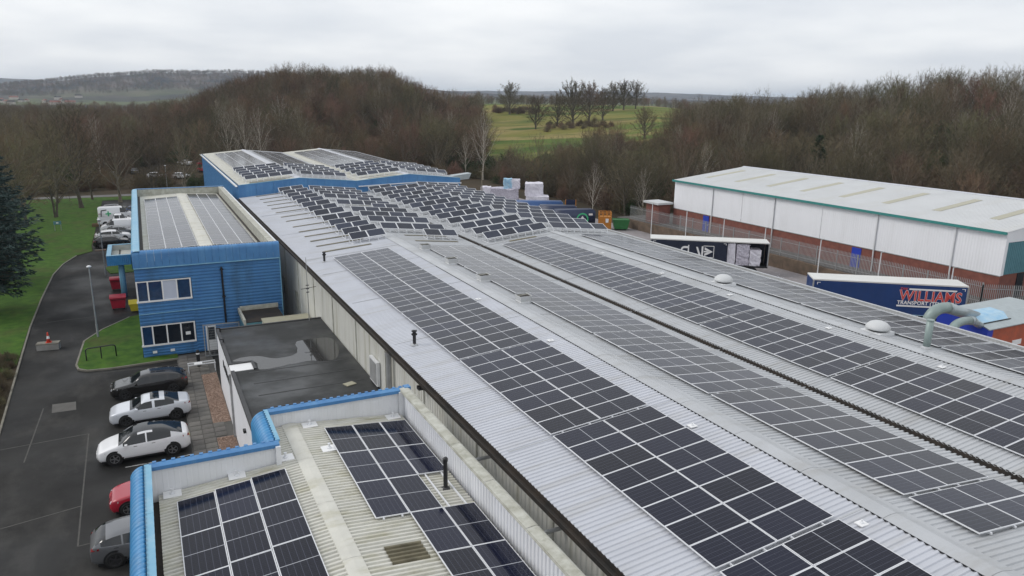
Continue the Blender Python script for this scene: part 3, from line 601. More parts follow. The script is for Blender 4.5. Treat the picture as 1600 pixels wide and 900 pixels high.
# ------------------------------------------------------------------ white link with black flat roof
lk = thing('flat_roof_link', 'white walled link block with a wet black flat roof', 'building')
LZ = 4.25
mb = MB(); mb.box(3.5, 10.52, 27.95, 51.9, 0, LZ-.06); mb.build('wall', 'clad_white', lk)
mb = MB(); mb.box(3.62, 10.54, 28.0, 51.8, LZ-.05, LZ); mb.build('flat_roof', 'black_felt', lk)
mb = MB(); mb.box(3.46, 3.66, 44.2, 51.95, LZ-.1, LZ+.10); mb.box(3.66, 10.55, 51.75, 51.95, LZ-.1, LZ+.06); mb.box(3.46, 3.66, 28.0, 43.0, LZ-.1, LZ+.10)
mb.box(3.66, 4.85, 44.2, 44.36, LZ-.05, LZ+.10); mb.box(4.72, 4.88, 42.9, 44.2, LZ-.05, LZ+.10); mb.build('roof_edge', 'felt_edge', lk)
mb = MB(); mb.box(3.48, 4.72, 43.0, 44.2, LZ-.3, LZ+.03); mb.build('notch_slab', 'upvc', lk)  # white slab stands in for the white-lined notch in the roof edge
mb = MB()
for k in range(8): yy = 29.5+k*1.85; mb.box(4.4, 10.1, yy, yy+.09, LZ, LZ+.012)
mb.build('felt_lap', 'felt_edge', lk)
mb = MB()
for j in range(9):
    for k in range(3):
        yy = 44.4+j*.48+random.uniform(0, .08); zz_ = 3.05-k*.0
        mb.box(3.478, 3.499, yy, yy+random.choice((.06, .26, .3)), 2.72+.28*((j*7+k*5) % 3)/3, 2.80+.5*((j*5+k*3) % 4)/4+.1)
mb.build('wall_lettering', 'felt_edge', lk)
mb = MB(); mb.tube([(3.4, 51.0, 4.6), (3.65, 51.0, 4.6), (3.65, 51.0, 4.3)], .05, 6); mb.tube([(3.4, 48.6, 4.55), (3.62, 48.6, 4.55), (3.62, 48.6, 4.25)], .05, 6); mb.box(3.36, 3.5, 37.3, 37.6, 2.9, 3.05); mb.build('wall_light', 'black_metal', lk)
mb = MB(); mb.tube([(3.42, 43.4, 0), (3.42, 43.4, 4)], .06, 8); mb.build('downpipe', 'galv', lk)
def puddle(pts, label):
    q = []; n = len(pts)                                   # Catmull-Rom smoothed, jittered outline
    for i in range(n):
        p0, p1, p2, p3 = (np.array(pts[(i+k) % n]) for k in (-1, 0, 1, 2))
        for t in (0, .25, .5, .75): q.append(tuple(.5*((2*p1)+(-p0+p2)*t+(2*p0-5*p1+4*p2-p3)*t*t+(-p0+3*p1-3*p2+p3)*t**3)+RNG.normal(0, .03, 2)))
    o = sheet('puddle', q, LZ+.006, 'water'); del o['kind']; tag(o, label, 'puddle'); return o
puddle([(3.75, 44.9), (4.53, 45.4), (5.52, 45.1), (6.15, 44.4), (7.02, 44.45), (7.6, 45.0), (7.76, 46.5), (8.03, 47.15), (8.75, 47.3), (10.0, 47.1), (10.2, 45.2), (9.4, 42.7), (7.82, 43.1), (6.26, 42.8), (5.05, 42.8), (4.95, 44.3)], 'large rain puddle mirroring sky and wall on the black flat roof')
#puddle([(4.0, 48.0), (4.3, 48.7), (5.16, 48.85), (6.01, 48.45), (6.2, 47.5), (5.8, 46.6), (4.78, 46.1), (4.0, 46.4)], 'smaller rain puddle at the far left corner of the black flat roof')
lt = MB(); lt.obox((9.19, 38.36, LZ+.03), (.28, .1, 0), (-.08, .22, 0), (0, 0, .02)); tag(lt.build('roof_debris', 'skylight_pale'), 'pale scrap of sheet lying on the black flat roof', 'debris')
# aerial mast on the link roof
am = thing('aerial_mast', 'thin aerial mast standing at the back of the black flat roof', 'aerial', (9.66, 51.5, LZ))
mb = MB(); mb.tube([(0, 0, 0), (0, 0, 4.6)], [.035, .02], 6); mb.build('mast', 'galv', am)
mb = MB(); mb.bar((-.45, 0, 2.35), (.6, 0, 2.45), .03)
for z_ in (2.1, 2.35, 2.6): mb.bar((-.1, 0, z_), (.1, 0, z_), .09, .05)
mb.build('dipole', 'black_metal', am)
# low lean-to boxes between office and link
po = thing('boiler_lean_to', 'small lean-to with dark roof between office and flat-roofed link', 'lean-to')
mb = MB(); mb.box(5.9, 8.9, 56.8, 60.5, 0, 3.0); mb.build('wall', 'teal_clad', po)
mb = MB(); mb.box(5.95, 8.85, 56.85, 60.5, 3.0, 3.06); mb.build('flat_roof', 'gutter_dark', po)
mb = MB(); mb.box(5.8, 5.95, 56.7, 60.5, 2.9, 3.3); mb.box(5.95, 8.9, 60.35, 60.5, 3.06, 3.4); mb.build('roof_kerb', 'coping', po)
ta = thing('tan_flat_roof', 'low tan flat-roofed box beside the cream factory wall', 'lean-to')
mb = MB(); mb.box(7.1, 10.52, 53.5, 56.7, 0, 3.2); mb.build('wall', 'wall_cream', ta)
mb = MB(); mb.box(7.05, 10.52, 53.4, 56.75, 3.2, 3.3); mb.build('roof_slab', 'skylight_pale', ta)
# ------------------------------------------------------------------ near annexe with blue parapet
na_ = thing('near_annexe', 'near cream-roofed annexe with blue parapet at the bottom left', 'building')
NX0, NX1, NY = -0.95, 9.14, 25.1; NY2 = 28.05; NXC = 3.3; NB = 2.0; PZ = 7.85; RZ = 7.15; EZ = 6.75
mb = MB(); mb.corr((-.56, NB, EZ), (4.2+.56, 0, RZ-EZ), (0, NY-.15-NB, 0), .19, .055); mb.build('roof_slope', 'roof_cream', na_)
mb = MB(); mb.corr((NXC+.05, NY-.15, zroof(NXC, [-.56, 4.2], [EZ, RZ])), (4.2-NXC-.05, 0, .07), (0, NY2-NY, 0), .19, .055); mb.corr((4.2, NB, RZ), (8.78-4.2, 0, EZ-RZ), (0, NY2-.1-NB, 0), .19, .055); mb.build('roof_slope', 'roof_cream', na_)
for j in range(8):
    ya = NB+j*(NY2-.1-NB)/8; yb = NB+(j+1)*(NY2-.1-NB)/8-.012; mb = MB(); mb.extr([(3.92, RZ-.0), (3.94, RZ+.045), (4.2, RZ+.075), (4.48, RZ+.045), (4.50, RZ)], 'y', ya, yb); mb.build('ridge_cap', 'roof_cream', na_)
mb = MB(); mb.box(-.80, -.56, NB, NY-.1, 6.5, 6.55); mb.box(8.78, 8.90, NB, NY2-.1, 6.5, 6.55); mb.build('box_gutter', 'gutter_dark', na_)
mb = MB(); mb.corr((8.92, NY2-.1, 6.5), (0, 0, PZ-6.5), (0, NB-NY2+.1, 0), .22, .04); mb.build('right_parapet_face', 'clad_white', na_)
for j in range(9):
    ya = NB+j*(NY2-NB)/9; yb = NB+(j+1)*(NY2-NB)/9-.02; mb = MB(); mb.extr([(8.78, PZ-.05), (8.80, PZ+.04), (9.10, PZ+.07), (9.20, PZ+.02), (9.2, PZ-.12)], 'y', ya, yb); mb.build('right_coping', 'coping', na_)
mb = MB(); mb.box(9.0, 9.14, NB, NY2, 0, PZ-.02); mb.box(NXC, 9.0, NY2-.08, NY2, 0, PZ-.1); mb.box(NX0, NXC, NY-.08, NY, 0, PZ-.1); mb.box(NX0-.02, NX0+.05, NB, NY, 0, 6.9); mb.box(NXC-.02, NXC+.06, NY-.05, NY2, 0, PZ-.1); mb.build('wall', 'wall_white', na_)
def lining(p, q, z0, z1, par=na_):
    p, q = Vector(p), Vector(q); mb = MB(); mb.corr((p.x, p.y, z0), (0, 0, z1-z0), (q-p), .36, .02); return mb.build('parapet_lining', 'wall_white', par)
lining((NX0+.2, NY-.09, 0), (NXC, NY-.09, 0), 6.6, PZ-.05); lining((NXC, NY2-.09, 0), (8.95, NY2-.09, 0), 6.6, PZ-.05)
# blue copings on the far parapets
mb = MB(); mb.extr([(NY-.17, PZ-.13), (NY-.17, PZ), (NY+.08, PZ+.05), (NY+.16, PZ-.05), (NY+.16, PZ-.2)], 'x', NX0+.2, NXC+.1); mb.build('parapet_coping', 'blue_trim', na_)
mb = MB(); mb.extr([(NY2-.17, PZ-.13), (NY2-.17, PZ), (NY2+.08, PZ+.05), (NY2+.16, PZ-.05), (NY2+.16, PZ-.2)], 'x', NXC, 9.0); mb.build('parapet_coping', 'blue_trim', na_)
mb = MB()
for x_ in np.arange(NX0+.3, NXC, .29): mb.box(x_, x_+.12, NY+.06, NY+.18, PZ+.01, PZ+.065)
for x_ in np.arange(NXC+.3, 9.0, .29): mb.box(x_, x_+.12, NY2+.06, NY2+.18, PZ+.01, PZ+.065)
mb.build('coping_rib', 'blue_trim', na_)
mb = MB(); mb.box(9.0, 9.26, NY2-.15, NY2+.18, PZ-.1, PZ+.085); mb.build('coping_corner', 'blue_trim', na_)
mb = MB(); mb.box(8.72, 8.95, NY2-.26, NY2-.12, 6.6, PZ-.06); mb.build('corner_cover', 'wall_white', na_); mb = MB(); mb.box(NXC-.05, NXC+.12, NY-.26, NY-.12, 6.6, PZ-.06); mb.build('corner_cover', 'wall_white', na_)
# bullnose ribbed eaves: quarter-round ribs, each a piece
def ribs(x_in, x_out, ya, yb, ztop, zlow, pitch=.235):
    n = round((yb-ya)/pitch); p = (yb-ya)/n; rad = x_in-x_out
    prof = [(x_in, ztop)]
    for k in range(0, 8): a = math.pi/2*(1-k/7); prof.append((x_in-rad*math.cos(a), ztop-rad+rad*math.sin(a)) if k else (x_in, ztop))
    prof.append((x_out, zlow))
    mb = MB(); cs = [(0, 0), (.18, .055), (.5, .085), (.82, .055)]
    vs, L = [], len(prof)
    for i in range(n):
        for t, h in cs:
            for j, (x, z) in enumerate(prof):
                nx, nz_ = (x-x_in, z-(ztop-rad)) if j < L-1 else (-1, 0); l_ = math.hypot(nx, nz_) or 1
                vs.append((x+nx/l_*h, ya+(i+t)*p, z+nz_/l_*h))
    for x, z in prof: vs.append((x, yb, z))
    m_ = 4*n+1; return mb.add(vs, [(i*L+j, i*L+j+1, (i+1)*L+j+1, (i+1)*L+j) for i in range(m_-1) for j in range(L-1)])
for j in range(6):
    ya = NB+j*(NY-NB)/6; yb = NB+(j+1)*(NY-NB)/6; ribs(NX0+.05, NX0-.30, ya, yb, PZ+.02, 5.6).build('ribbed_eaves', 'blue_rib', na_, smooth=True)
ribs(NXC+.02, NXC-.42, NY+.15, NY2-.02, PZ+.0, 5.6).build('ribbed_eaves', 'blue_rib', na_, smooth=True)
for j in range(7):
    ya = NB+j*(NY+.1-NB)/7; yb = NB+(j+1)*(NY+.1-NB)/7-.015; mb = MB(); mb.box(NX0+.05, NX0+.27, ya, yb, PZ-.02, PZ+.035); mb.build('left_coping', 'blue_light', na_)
mb = MB(); mb.box(NXC, NXC+.16, NY+.1, NY2, PZ-.02, PZ+.06); mb.build('return_coping', 'blue_light', na_)
mb = MB(); mb.corr((NX0+.2, NB, 6.5), (0, 0, PZ-6.5), (0, NY-.1-NB, 0), .36, .02); mb.build('parapet_lining', 'wall_white', na_)
# translucent sheet
mb = MB(); a_ = zroof(5.2, [4.2, 8.78], [RZ, EZ]); b_ = zroof(6.35, [4.2, 8.78], [RZ, EZ]); mb.corr((5.18, 17.5, a_+.03), (1.12, 0, b_-a_), (0, .95, 0), .19, .055); mb.build('skylight', 'skylight', na_)
# anchors on the annexe roof and on the hall roof
def anchor(x, y, z, label, s=1.0):
    t = thing('roof_anchor', label, 'roof anchor', (x, y, z), group='white safety-line anchors on the roofs')
    mb = MB(); mb.box(-.28*s, .28*s, -.24*s, .24*s, 0, .03); mb.build('base_plate', 'upvc', t)
    mb = MB(); mb.lathe((0, 0, .03), [(.09*s, 0), (.09*s, .03), (.035*s, .05), (.035*s, .14*s), (.055*s, .15*s), (.055*s, .19*s)], 10); mb.build('eye_post', 'aluminium', t)
NXS, NZS = [-.56, 4.2, 8.78], [EZ, RZ, EZ]
for x, y, nm in [(-.15, 24.75, 'far left corner of the annexe roof'), (1.9, 24.8, 'blue left parapet of the annexe, mid way'), (3.6, 25.15, 'inner corner beside the annexe ridge'), (4.95, 27.6, 'annexe ridge at its far end'), (5.2, 25.3, 'left edge of the annexe right array'), (8.35, 27.6, 'far right corner of the annexe roof')]:
    anchor(x, y, zroof(x, NXS, NZS)+.06, 'white anchor plate near the '+nm)
for k, (x, y) in enumerate([(17.2, 19.4), (17.3, 30.2), (17.2, 38.8), (31.8, 19.6), (31.9, 26.0), (31.9, 33.5), (31.7, 40), (31.7, 47.5), (17.3, 12.2)]):
    anchor(x, y, zroof(x)+.04, 'white anchor plate on the factory roof, %s from the near end along the %s ridge' % ((ORD[[0, 1, 2, 0, 1, 2, 3, 4, 3][k]] if k < 8 else 'nearest'), 'left' if x < 20 else 'right'), .55)
# roof pipes
fp = thing('soil_vent_pipe', 'dark vent pipe rising from the annexe roof by the right parapet', 'vent pipe', (8.22, 21.28, 6.8))
mb = MB(); mb.tube([(0, 0, 0), (0, 0, 1.05)], .075, 10); mb.build('pipe', 'black_metal', fp); mb = MB(); mb.lathe((0, 0, 1.05), [(.09, 0), (.09, .1), (.05, .14)], 10); mb.build('cap', 'black_metal', fp); mb = MB(); mb.lathe((0, 0, 0), [(.16, 0), (.15, .05), (.08, .09)], 10); mb.build('collar', 'felt_edge', fp)
for x, y, lb in [(11.7, 55.05, 'dark flue on the factory roof at the far corner of the left array'), (11.5, 33.9, 'dark flue on the factory roof beside the black flat roof')]:
    t = thing('roof_flue', lb, 'flue', (x, y, zroof(x)+.03)); mb = MB(); mb.tube([(0, 0, 0), (0, 0, .5)], .085, 10); mb.build('pipe', 'black_metal', t)
    mb = MB(); mb.lathe((0, 0, .5), [(.09, 0), (.15, .04), (.15, .10), (.09, .13), (.09, .2), (.14, .22), (.14, .27), (.04, .30)], 12); mb.build('cowl', 'black_metal', t); mb = MB(); mb.lathe((0, 0, 0), [(.2, 0), (.18, .04), (.09, .08)], 12); mb.build('collar', 'steel', t)
for k, y in enumerate((54.6, 48.95, 43.25, 37.5)):
    x = 19.55; t = thing('ridge_ventilator', 'square pale ridge ventilator left of the second array, %s from the far end' % ORD[k], 'roof vent', (x, y, zroof(x)-.02), group='box ventilators along the left ridge'); t.scale = (.86, .86, .78)
    mb = MB(); mb.box(-.42, .42, -.42, .42, 0, .14); mb.build('kerb', 'white_paint', t)
    mb = MB(); mb.add([(-.36, -.36, .14), (.36, -.36, .14), (.36, .36, .14), (-.36, .36, .14), (-.46, -.46, .60), (.46, -.46, .60), (.46, .46, .60), (-.46, .46, .60)], [(0, 1, 5, 4), (1, 2, 6, 5), (2, 3, 7, 6), (3, 0, 4, 7)]); mb.build('hood', 'roof_pale', t)
    mb = MB(); mb.box(-.40, .40, -.40, .40, .50, .54); mb.build('damper', 'gutter_dark', t)
    mb = MB(); mb.bar((-.42, -.1, .6), (.42, .1, .6), .04); mb.build('brace', 'coping', t)
for k, (x, y) in enumerate(((33.55, 35.95), (33.75, 24.5))):
    t = thing('domed_ventilator', 'white domed roof ventilator on the right slope, %s one' % ('nearer' if k else 'farther'), 'roof vent', (x, y, zroof(x)-.02), group='domed ventilators on the right slope')
    mb = MB(); mb.box(-.58, .58, -.58, .58, 0, .2); mb.build('kerb', 'white_paint', t)
    mb = MB(); mb.lathe((0, 0, .2), [(.42, 0), (.42, .12), (.38, .13)], 20); mb.build('throat', 'black_plastic', t)
    mb = MB(); mb.lathe((0, 0, .31), [(.54, -.02), (.60, 0), (.61, .06), (.57, .17), (.44, .30), (.26, .38), (.1, .41), (.02, .415)], 24); mb.build('dome', 'coping' if False else 'roof_pale', t, smooth=True)
# brackets across the gap
for k, y in enumerate((22.6, 17.4)):
    mb = MB(); mb.tube([(9.2, y, 6.9), (10.55, y, 6.9)], .07, 8); tag(mb.build('gap_strut', 'steel'), 'steel strut bridging the gap between annexe and factory wall, %s one' % ('nearer' if k else 'farther'), 'strut', 'struts across the annexe gap')

# ------------------------------------------------------------------ solar arrays
def pv_mesh(w, l, glass, t=.035, fr=.022):
    """panel with its short side w along X, long side l along Y, top at z=t"""
    mb = MB(); hw, hl = w/2-.006, l/2-.006
    mb.box(-hw, hw, -hl, hl, 0, t, 0)
    a, b_ = hw-fr, hl-fr
    mb.quad((-a, -b_, t+.003), (a, -b_, t+.003), (a, b_, t+.003), (-a, b_, t+.003), 1, [(0, 0), (1, 0), (1, 1), (0, 1)])
    return mb.mesh('solar_panel', ['aluminium', glass])
PV = {}
def pv(w, l, g, fr=.027):
    k = (round(w, 3), round(l, 3), g)
    if k not in PV: PV[k] = pv_mesh(w, l, g, fr=fr)
    return PV[k]
def array(label, cells, w, l, xs, zs, land, glass='pv_glass', lift=.12, grp='flush solar arrays on the roofs', extra=None):
    """cells: list of (xc, yc) centres; land: long side across the slope (x)"""
    x0 = min(c[0] for c in cells); y0 = min(c[1] for c in cells)
    t = thing('solar_array', label, 'solar array', (x0, y0, zroof(x0, xs, zs)), group=grp)
    me = pv(w, l, glass)
    for xc, yc in cells:
        k = (zroof(xc+.3, xs, zs)-zroof(xc-.3, xs, zs))/.6
        o = link('solar_panel', me, t, (xc-x0, yc-y0, zroof(xc, xs, zs)-zroof(x0, xs, zs)+lift))
        o.rotation_euler = (0, -math.atan(k), 0) if not land else Matrix(((0, -1, 0), (1, 0, 0), (0, 0, 1))).to_euler()
        if land: o.rotation_mode = 'XYZ'; o.rotation_euler = (math.atan(k), 0, -math.pi/2)
        o.rotation_euler[0] += random.uniform(-.005, .005); o.rotation_euler[1] += random.uniform(-.005, .005)
        # land: local Y -> world X, so slope is a turn about local X
    ys = [c[1] for c in cells]; xsn = sorted(set(round(c[0], 3) for c in cells)); half = (l if land else w)/2
    mb = MB()                                               # mounting rails run along the building under each panel column
    for xc in xsn:
        yy = [c[1] for c in cells if abs(c[0]-xc) < .01]
        for off in (-.27, .27):
            xx = xc+off*half*2; z_ = zroof(xx, xs, zs)-zroof(x0, xs, zs)+lift-.03
            mb.bar((xx-x0, min(yy)-y0-(w if land else l)/2-.06, z_), (xx-x0, max(yy)-y0+(w if land else l)/2+.06, z_), .05, .06)
    mb.build('mounting_rail', 'aluminium', t)
    return t
YB = [3.85, 12.7, 21.55, 30.4, 39.1, 47.4, 55.6]
SLN = ['left outer slope', 'left inner slope', 'right inner slope', 'right outer slope']
SX = [(12.48, 16.84), (19.86, 24.18), (26.82, 31.14), (34.48, 38.78)]
for i in range(4):
    for b in range(6):
        ya, yb = YB[b]+.05, YB[b+1]-.09; rows = 8; p = (yb-ya)/rows; xa, xb = SX[i]; L = (xb-xa)/2
        cells = []
        for r in range(rows):
            yc = ya+(r+.5)*p
            if i == 1 and b == 0 and yc < 10.05: continue
            if b == 0 and yc < 6: continue
            for c in range(2): cells.append((xa+(c+.5)*L, yc))
        if cells and (i < 2 or b > 0): array('flush solar block, %s of the factory roof, %s from the near end' % (SLN[i], ORD[b if i < 2 else b-1]), cells, p, L, XS, ZS, True)
# annexe arrays (portrait, long side along the building)
cw = 1.165; cells = [(-.05+(c+.5)*cw, 24.0+.12*c-(r+.5)*2.22) for c in range(3) for r in range(8)]
array('near black solar array on the left slope of the annexe roof', cells, cw, 2.22, NXS, NZS, False)
cw = 1.105; lr = 2.36; x0 = 5.38
cells = [(x0+(c+.5)*cw, 27.0-(r+.5)*lr) for r in range(8) for c in range(3) if not (r == 2 and c == 2) and not (r > 2 and c == 0)]
array('stepped black solar array on the right slope of the annexe roof', cells, cw, lr, NXS, NZS, False)
# office arrays
OXS, OZS = [OX0+.5, 4.13, 8.62], [7.45, 7.72, 7.45]
for nm, xa, n0 in (('left', -.05, 98.4), ('right', 4.72, 100.5)):
    cw = 1.14 if nm == 'right' else 1.2; cells = [(xa+(c+.5)*cw, 64.6+(r+.5)*2.22) for c in range(3) for r in range(15 if nm == 'left' else 16)]
    array('pale-looking solar array on the %s slope of the blue office roof' % nm, cells, cw, 2.22, OXS, OZS, False)
# rear hall flush arrays (three columns a slope)
for i, (xa, xb) in enumerate([(12.3, 17.2), (18.9, 24.2), (26.6, 31.9), (33.4, 38.6)]):
    n = 3; L = (xb-xa)/n; cells = [(xa+(c+.5)*L, 115.5+(r+.5)*1.9) for c in range(n) for r in range(17)]
    array('far flush solar array on the %s of the rear blue hall' % SLN[i], cells, 1.55, L, FXS, FZS, True)
# tilted rows on stands
TW, TL, TA = 1.50, 1.10, R(22)
def tilt_row(label, x0, n, y, xs, zs, grp):
    k = (zroof(x0+1.2, xs, zs)-zroof(x0+.2, xs, zs)); a = math.atan(k); z0 = zroof(x0, xs, zs)
    t = thing('tilted_panel_row', label, 'solar panels', (x0, y, z0), group=grp)
    Rm = Matrix.Rotation(-a, 4, 'Y') @ Matrix.Rotation(TA, 4, 'X')
    me = pv(TL, TW, 'pv_glass_old', .05)
    for j in range(n):
        o = link('solar_panel', me, t)
        c = Vector(((j+.5)*TW, TL/2, 0)); base = Matrix.Translation((0, 0, .36)) @ Rm @ Matrix.Translation(c) @ Matrix.Rotation(math.pi/2, 4, 'Z')
        o.matrix_local = base
    mb = MB(); B = Matrix.Translation((0, 0, .36)) @ Rm
    for yy in (.15, .85): mb.bar(B @ Vector((-.02, yy, -.03)), B @ Vector((n*TW+.02, yy, -.03)), .05, .05)
    m2 = 2*n+1
    for q in range(m2):
        xx = min(max(q*TW/2, .08), n*TW-.08); f0 = B @ Vector((xx, .02, -.03)); b0 = B @ Vector((xx, 1.0, -.03))
        zb = lambda p: Vector((p.x, p.y, k*p.x+.04))
        mb.bar(f0, zb(f0+Vector((0, -.10, 0))), .045); mb.bar(b0, zb(b0), .045); mb.bar(zb(f0+Vector((0, -.15, 0))), zb(b0+Vector((0, .1, 0))), .05); mb.bar(f0, b0, .045)
    mb.build('stand', 'aluminium', t)
    return t
def rowset(rows, side, where, xs, zs):
    rows = sorted(rows, key=lambda r: r[0])
    for q, (y, x0, n) in enumerate(rows):
        tilt_row('%s tilted panels, %s %s, %s row from near end' % (('two', 'three', 'four')[n-2], side, where, ORD[q]), x0, n, y, xs, zs, 'tilted solar panel rows on the '+where)
rowset([(y, 14.98, 2) for y in S0Y], SLN[0], 'of the factory roof', XS, ZS)
rowset([(93.5, 18.55, 4), (90.8, 18.55, 4), (88.2, 18.6, 4), (85.2, 18.5, 4), (82.9, 21.8, 2), (79.5, 18.62, 4), (77.2, 21.9, 2), (73.7, 18.72, 4), (70.4, 18.75, 4), (67.0, 18.6, 4), (62.65, 18.52, 4), (59.5, 21.47, 2)], SLN[1], 'of the factory roof', XS, ZS)
rowset([(94.2, 26.4, 2)]+[(y, 26.25, 4) for y in (91.5, 88.2, 85.35, 82.45, 80.0, 77.2, 74.15, 71.2, 68.9, 65.9, 62.6, 59.7, 57.35)], SLN[2], 'of the factory roof', XS, ZS)
rowset([(y, 32.75, 4) for y in (93.4, 90.4, 87.5, 84.6, 81.7, 78.7, 75.8, 72.8, 69.9, 66.9, 63.7, 60.5, 57.3)], SLN[3], 'of the factory roof', XS, ZS)
for i, (xa, n) in enumerate([(11.6, 4), (18.5, 4), (25.95, 4), (32.9, 4)]):
    rowset([(98.6+3.05*j, xa+(.0 if i != 0 else .0), n) for j in range(5)], SLN[i], 'of the rear blue hall', FXS, FZS)
# ------------------------------------------------------------------ white warehouse on the right
wh = thing('white_warehouse', 'white clad warehouse with brick base and pale gabled roof on the right', 'building')
WX0, WXR, WX1, WY0, WY1, WG = 73.4, 87.2, 101.0, 41.1, 90.9, 1.2
mb = MB(); mb.corr((WX0-.25, WY0-.1, 8.0), (WXR-WX0+.25, 0, 1.6), (0, WY1-WY0+.2, 0), .33, .035); mb.build('roof_slope', 'roof_pale', wh)
mb = MB(); mb.corr((WXR, WY0-.1, 9.6), (WX1-WXR+.25, 0, -1.6), (0, WY1-WY0+.2, 0), .33, .035); mb.build('roof_slope', 'roof_pale', wh)
mb = MB(); mb.extr([(WXR-.4, 9.59), (WXR, 9.72), (WXR+.4, 9.59)], 'y', WY0-.15, WY1+.15); mb.build('ridge_cap', 'roof_white', wh)
cols = [WY0, 46.05, 55.1, 62.8, 70.4, 76.3, 82.15, WY1]
for a, b_ in zip(cols[:-1], cols[1:]): mb = MB(); mb.corr((WX0, b_-.02, 3.7), (0, 0, 4.25), (0, a-b_+.04, 0), .30, .012); mb.build('wall_cladding', 'clad_white', wh)
mb = MB(); mb.box(WX0+.04, WX0+.3, WY0+.05, WY1, WG-.5, 3.75); mb.box(WX0+.3, WX1, WY0+.08, WY0+.3, WG-.5, 3.75); mb.build('brick_base', 'brick_red', wh)
mb = MB(); mb.box(WX0-.03, WX0+.04, WY0, WY1, 3.62, 3.70); mb.build('cladding_drip', 'galv', wh)
mb = MB(); mb.box(WX0+.1, WX1, WY1-.2, WY1, WG-.5, 8.0); mb.add([(WX0, WY1-.05, 8), (WX1, WY1-.05, 8), (WXR, WY1-.05, 9.58)], [(0, 1, 2)]); mb.box(WX1-.2, WX1, WY0, WY1, WG-.5, 8.0); mb.build('rear_wall', 'clad_white', wh)
mb = MB(); mb.corr((WX0+.4, WY0+.02, 3.75), (0, 0, 3.2), (WX1-WX0-.4, 0, 0), .3, .03); mb.build('gable_cladding', 'teal_clad', wh)
mb = MB(); mb.add([(WX0, WY0, 6.95), (WX1, WY0, 6.95), (WX1, WY0, 8.0), (WXR, WY0, 9.56), (WX0, WY0, 8.0)], [(0, 1, 2, 3, 4)]); mb.box(WX0-.02, WX0+.42, WY0-.02, WY0+.05, 3.7, 8.0); mb.build('gable_top', 'clad_white', wh)
mb = MB(); mb.extr([(WX0-.22, 8.02), (WX0-.24, 7.82), (WX0-.44, 7.82), (WX0-.48, 8.06), (WX0-.52, 8.06), (WX0-.48, 7.78), (WX0-.2, 7.78)], 'y', WY0-.1, WY1+.1, closed=True); mb.build('eaves_gutter', 'teal', wh)
for y_ in cols[1:-1]:
    if y_ in (62.8, 76.3): continue
    mb = MB(); mb.tube([(WX0-.12, y_, WG), (WX0-.12, y_, 7.85)], .075, 8); mb.build('downpipe', 'white_paint', wh)
for y_ in (88.05, 81.85, 75.7, 69.7, 63.5, 57.4, 51.1, 44.8):
    k = 1.6/(WXR-WX0); mb = MB(); mb.bar((77.2, y_, 8+k*(77.2-WX0)+.05), (84.5, y_, 8+k*(84.5-WX0)+.05), .95, .015); mb.build('skylight', 'skylight_pale', wh)
for y_ in (82.7, 56.75):
    mb = MB(); mb.box(WX0-.03, WX0+.06, y_, y_+1.25, WG, 3.5); d_ = mb.build('door', 'hopper_blue', wh); mb = MB(); mb.box(WX0-.1, WX0-.03, y_+.12, y_+.18, 2.1, 2.25); mb.build('handle', 'steel', d_)
mb = MB(); mb.box(76.3, 77.4, WY0+.0, WY0+.09, WG, 3.7); mb.build('roller_door', 'pane', wh)
sh = thing('brick_outbuilding', 'small brick outbuilding with pale roof at the far end of the warehouse', 'building')
mb = MB(); mb.box(70.9, 73.1, 91.3, 94.5, .5, 4.2); mb.build('wall', 'brick_red', sh); mb = MB(); mb.box(70.5, 73.4, 91.0, 94.8, 4.2, 4.5); mb.build('roof_slab', 'roof_pale', sh)
# retaining wall + palisade fence
rw = thing('retaining_wall', 'low brown brick retaining wall under the palisade fence', 'wall')
for j in range(19):
    ya = 39.9+j*3.0; mb = MB(); mb.box(68.85+.02*(j % 2), 69.25, ya, ya+2.98, -.1, 1.45+.05*math.sin(j)); mb.build('wall_bay', 'brick_brown', rw)
mb = MB(); mb.obox((73.2, 37.2, .6), (4.0, -2.5, 0), (.1, .16, 0), (0, 0, .8)); mb.build('wall_return', 'brick_brown', rw)
fn = thing('palisade_fence', 'galvanised palisade fence on the retaining wall before the warehouse', 'fence')
pm = MB(); pm.add([(-.04, 0, 0), (0, -.018, 0), (.04, 0, 0), (-.04, 0, 2.1), (0, -.018, 2.1), (.04, 0, 2.1), (0, -.018, 2.25)], [(0, 1, 4, 3), (1, 2, 5, 4), (3, 4, 6), (4, 5, 6)]); pm = pm.mesh('pale', 'galv')
def fence_run(p, q, z, par, count):
    p, q = Vector(p), Vector(q); d = q-p; n = int(d.length/.178); ang = math.atan2(d.y, d.x)
    for k in range(n):
        c = p+d*(k+.5)/n; o = link('pale', pm, par, (c.x, c.y, z), ang)
    mb = MB()
    for zz_ in (.35, 1.75): mb.bar((p.x, p.y, z+zz_), (q.x, q.y, z+zz_), .05, .05)
    mb.build('rail', 'galv', par)
    for k in range(int(d.length/2.75)+1):
        c = p+d*min(1, k*2.75/d.length); mb = MB(); mb.box(c.x-.05, c.x+.05, c.y-.04, c.y+.04, z-1.0, z+2.15); mb.build('post', 'galv', par)
fence_run((69.4, 40.2, 0), (69.4, 84.5, 0), 1.5, fn, 0)
fence_run((69.4, 40.2, 0), (77.2, 35.2, 0), 1.3, fn, 0)
mb = MB()
for k in range(int(12.3/.19)):
    y_ = 84.6+k*.19; mb.add([(69.4, y_-.03, 1.4), (69.382, y_, 1.4), (69.4, y_+.03, 1.4), (69.4, y_-.03, 3.5), (69.382, y_, 3.62), (69.4, y_+.03, 3.5)], [(0, 1, 4, 3), (1, 2, 5, 4)])
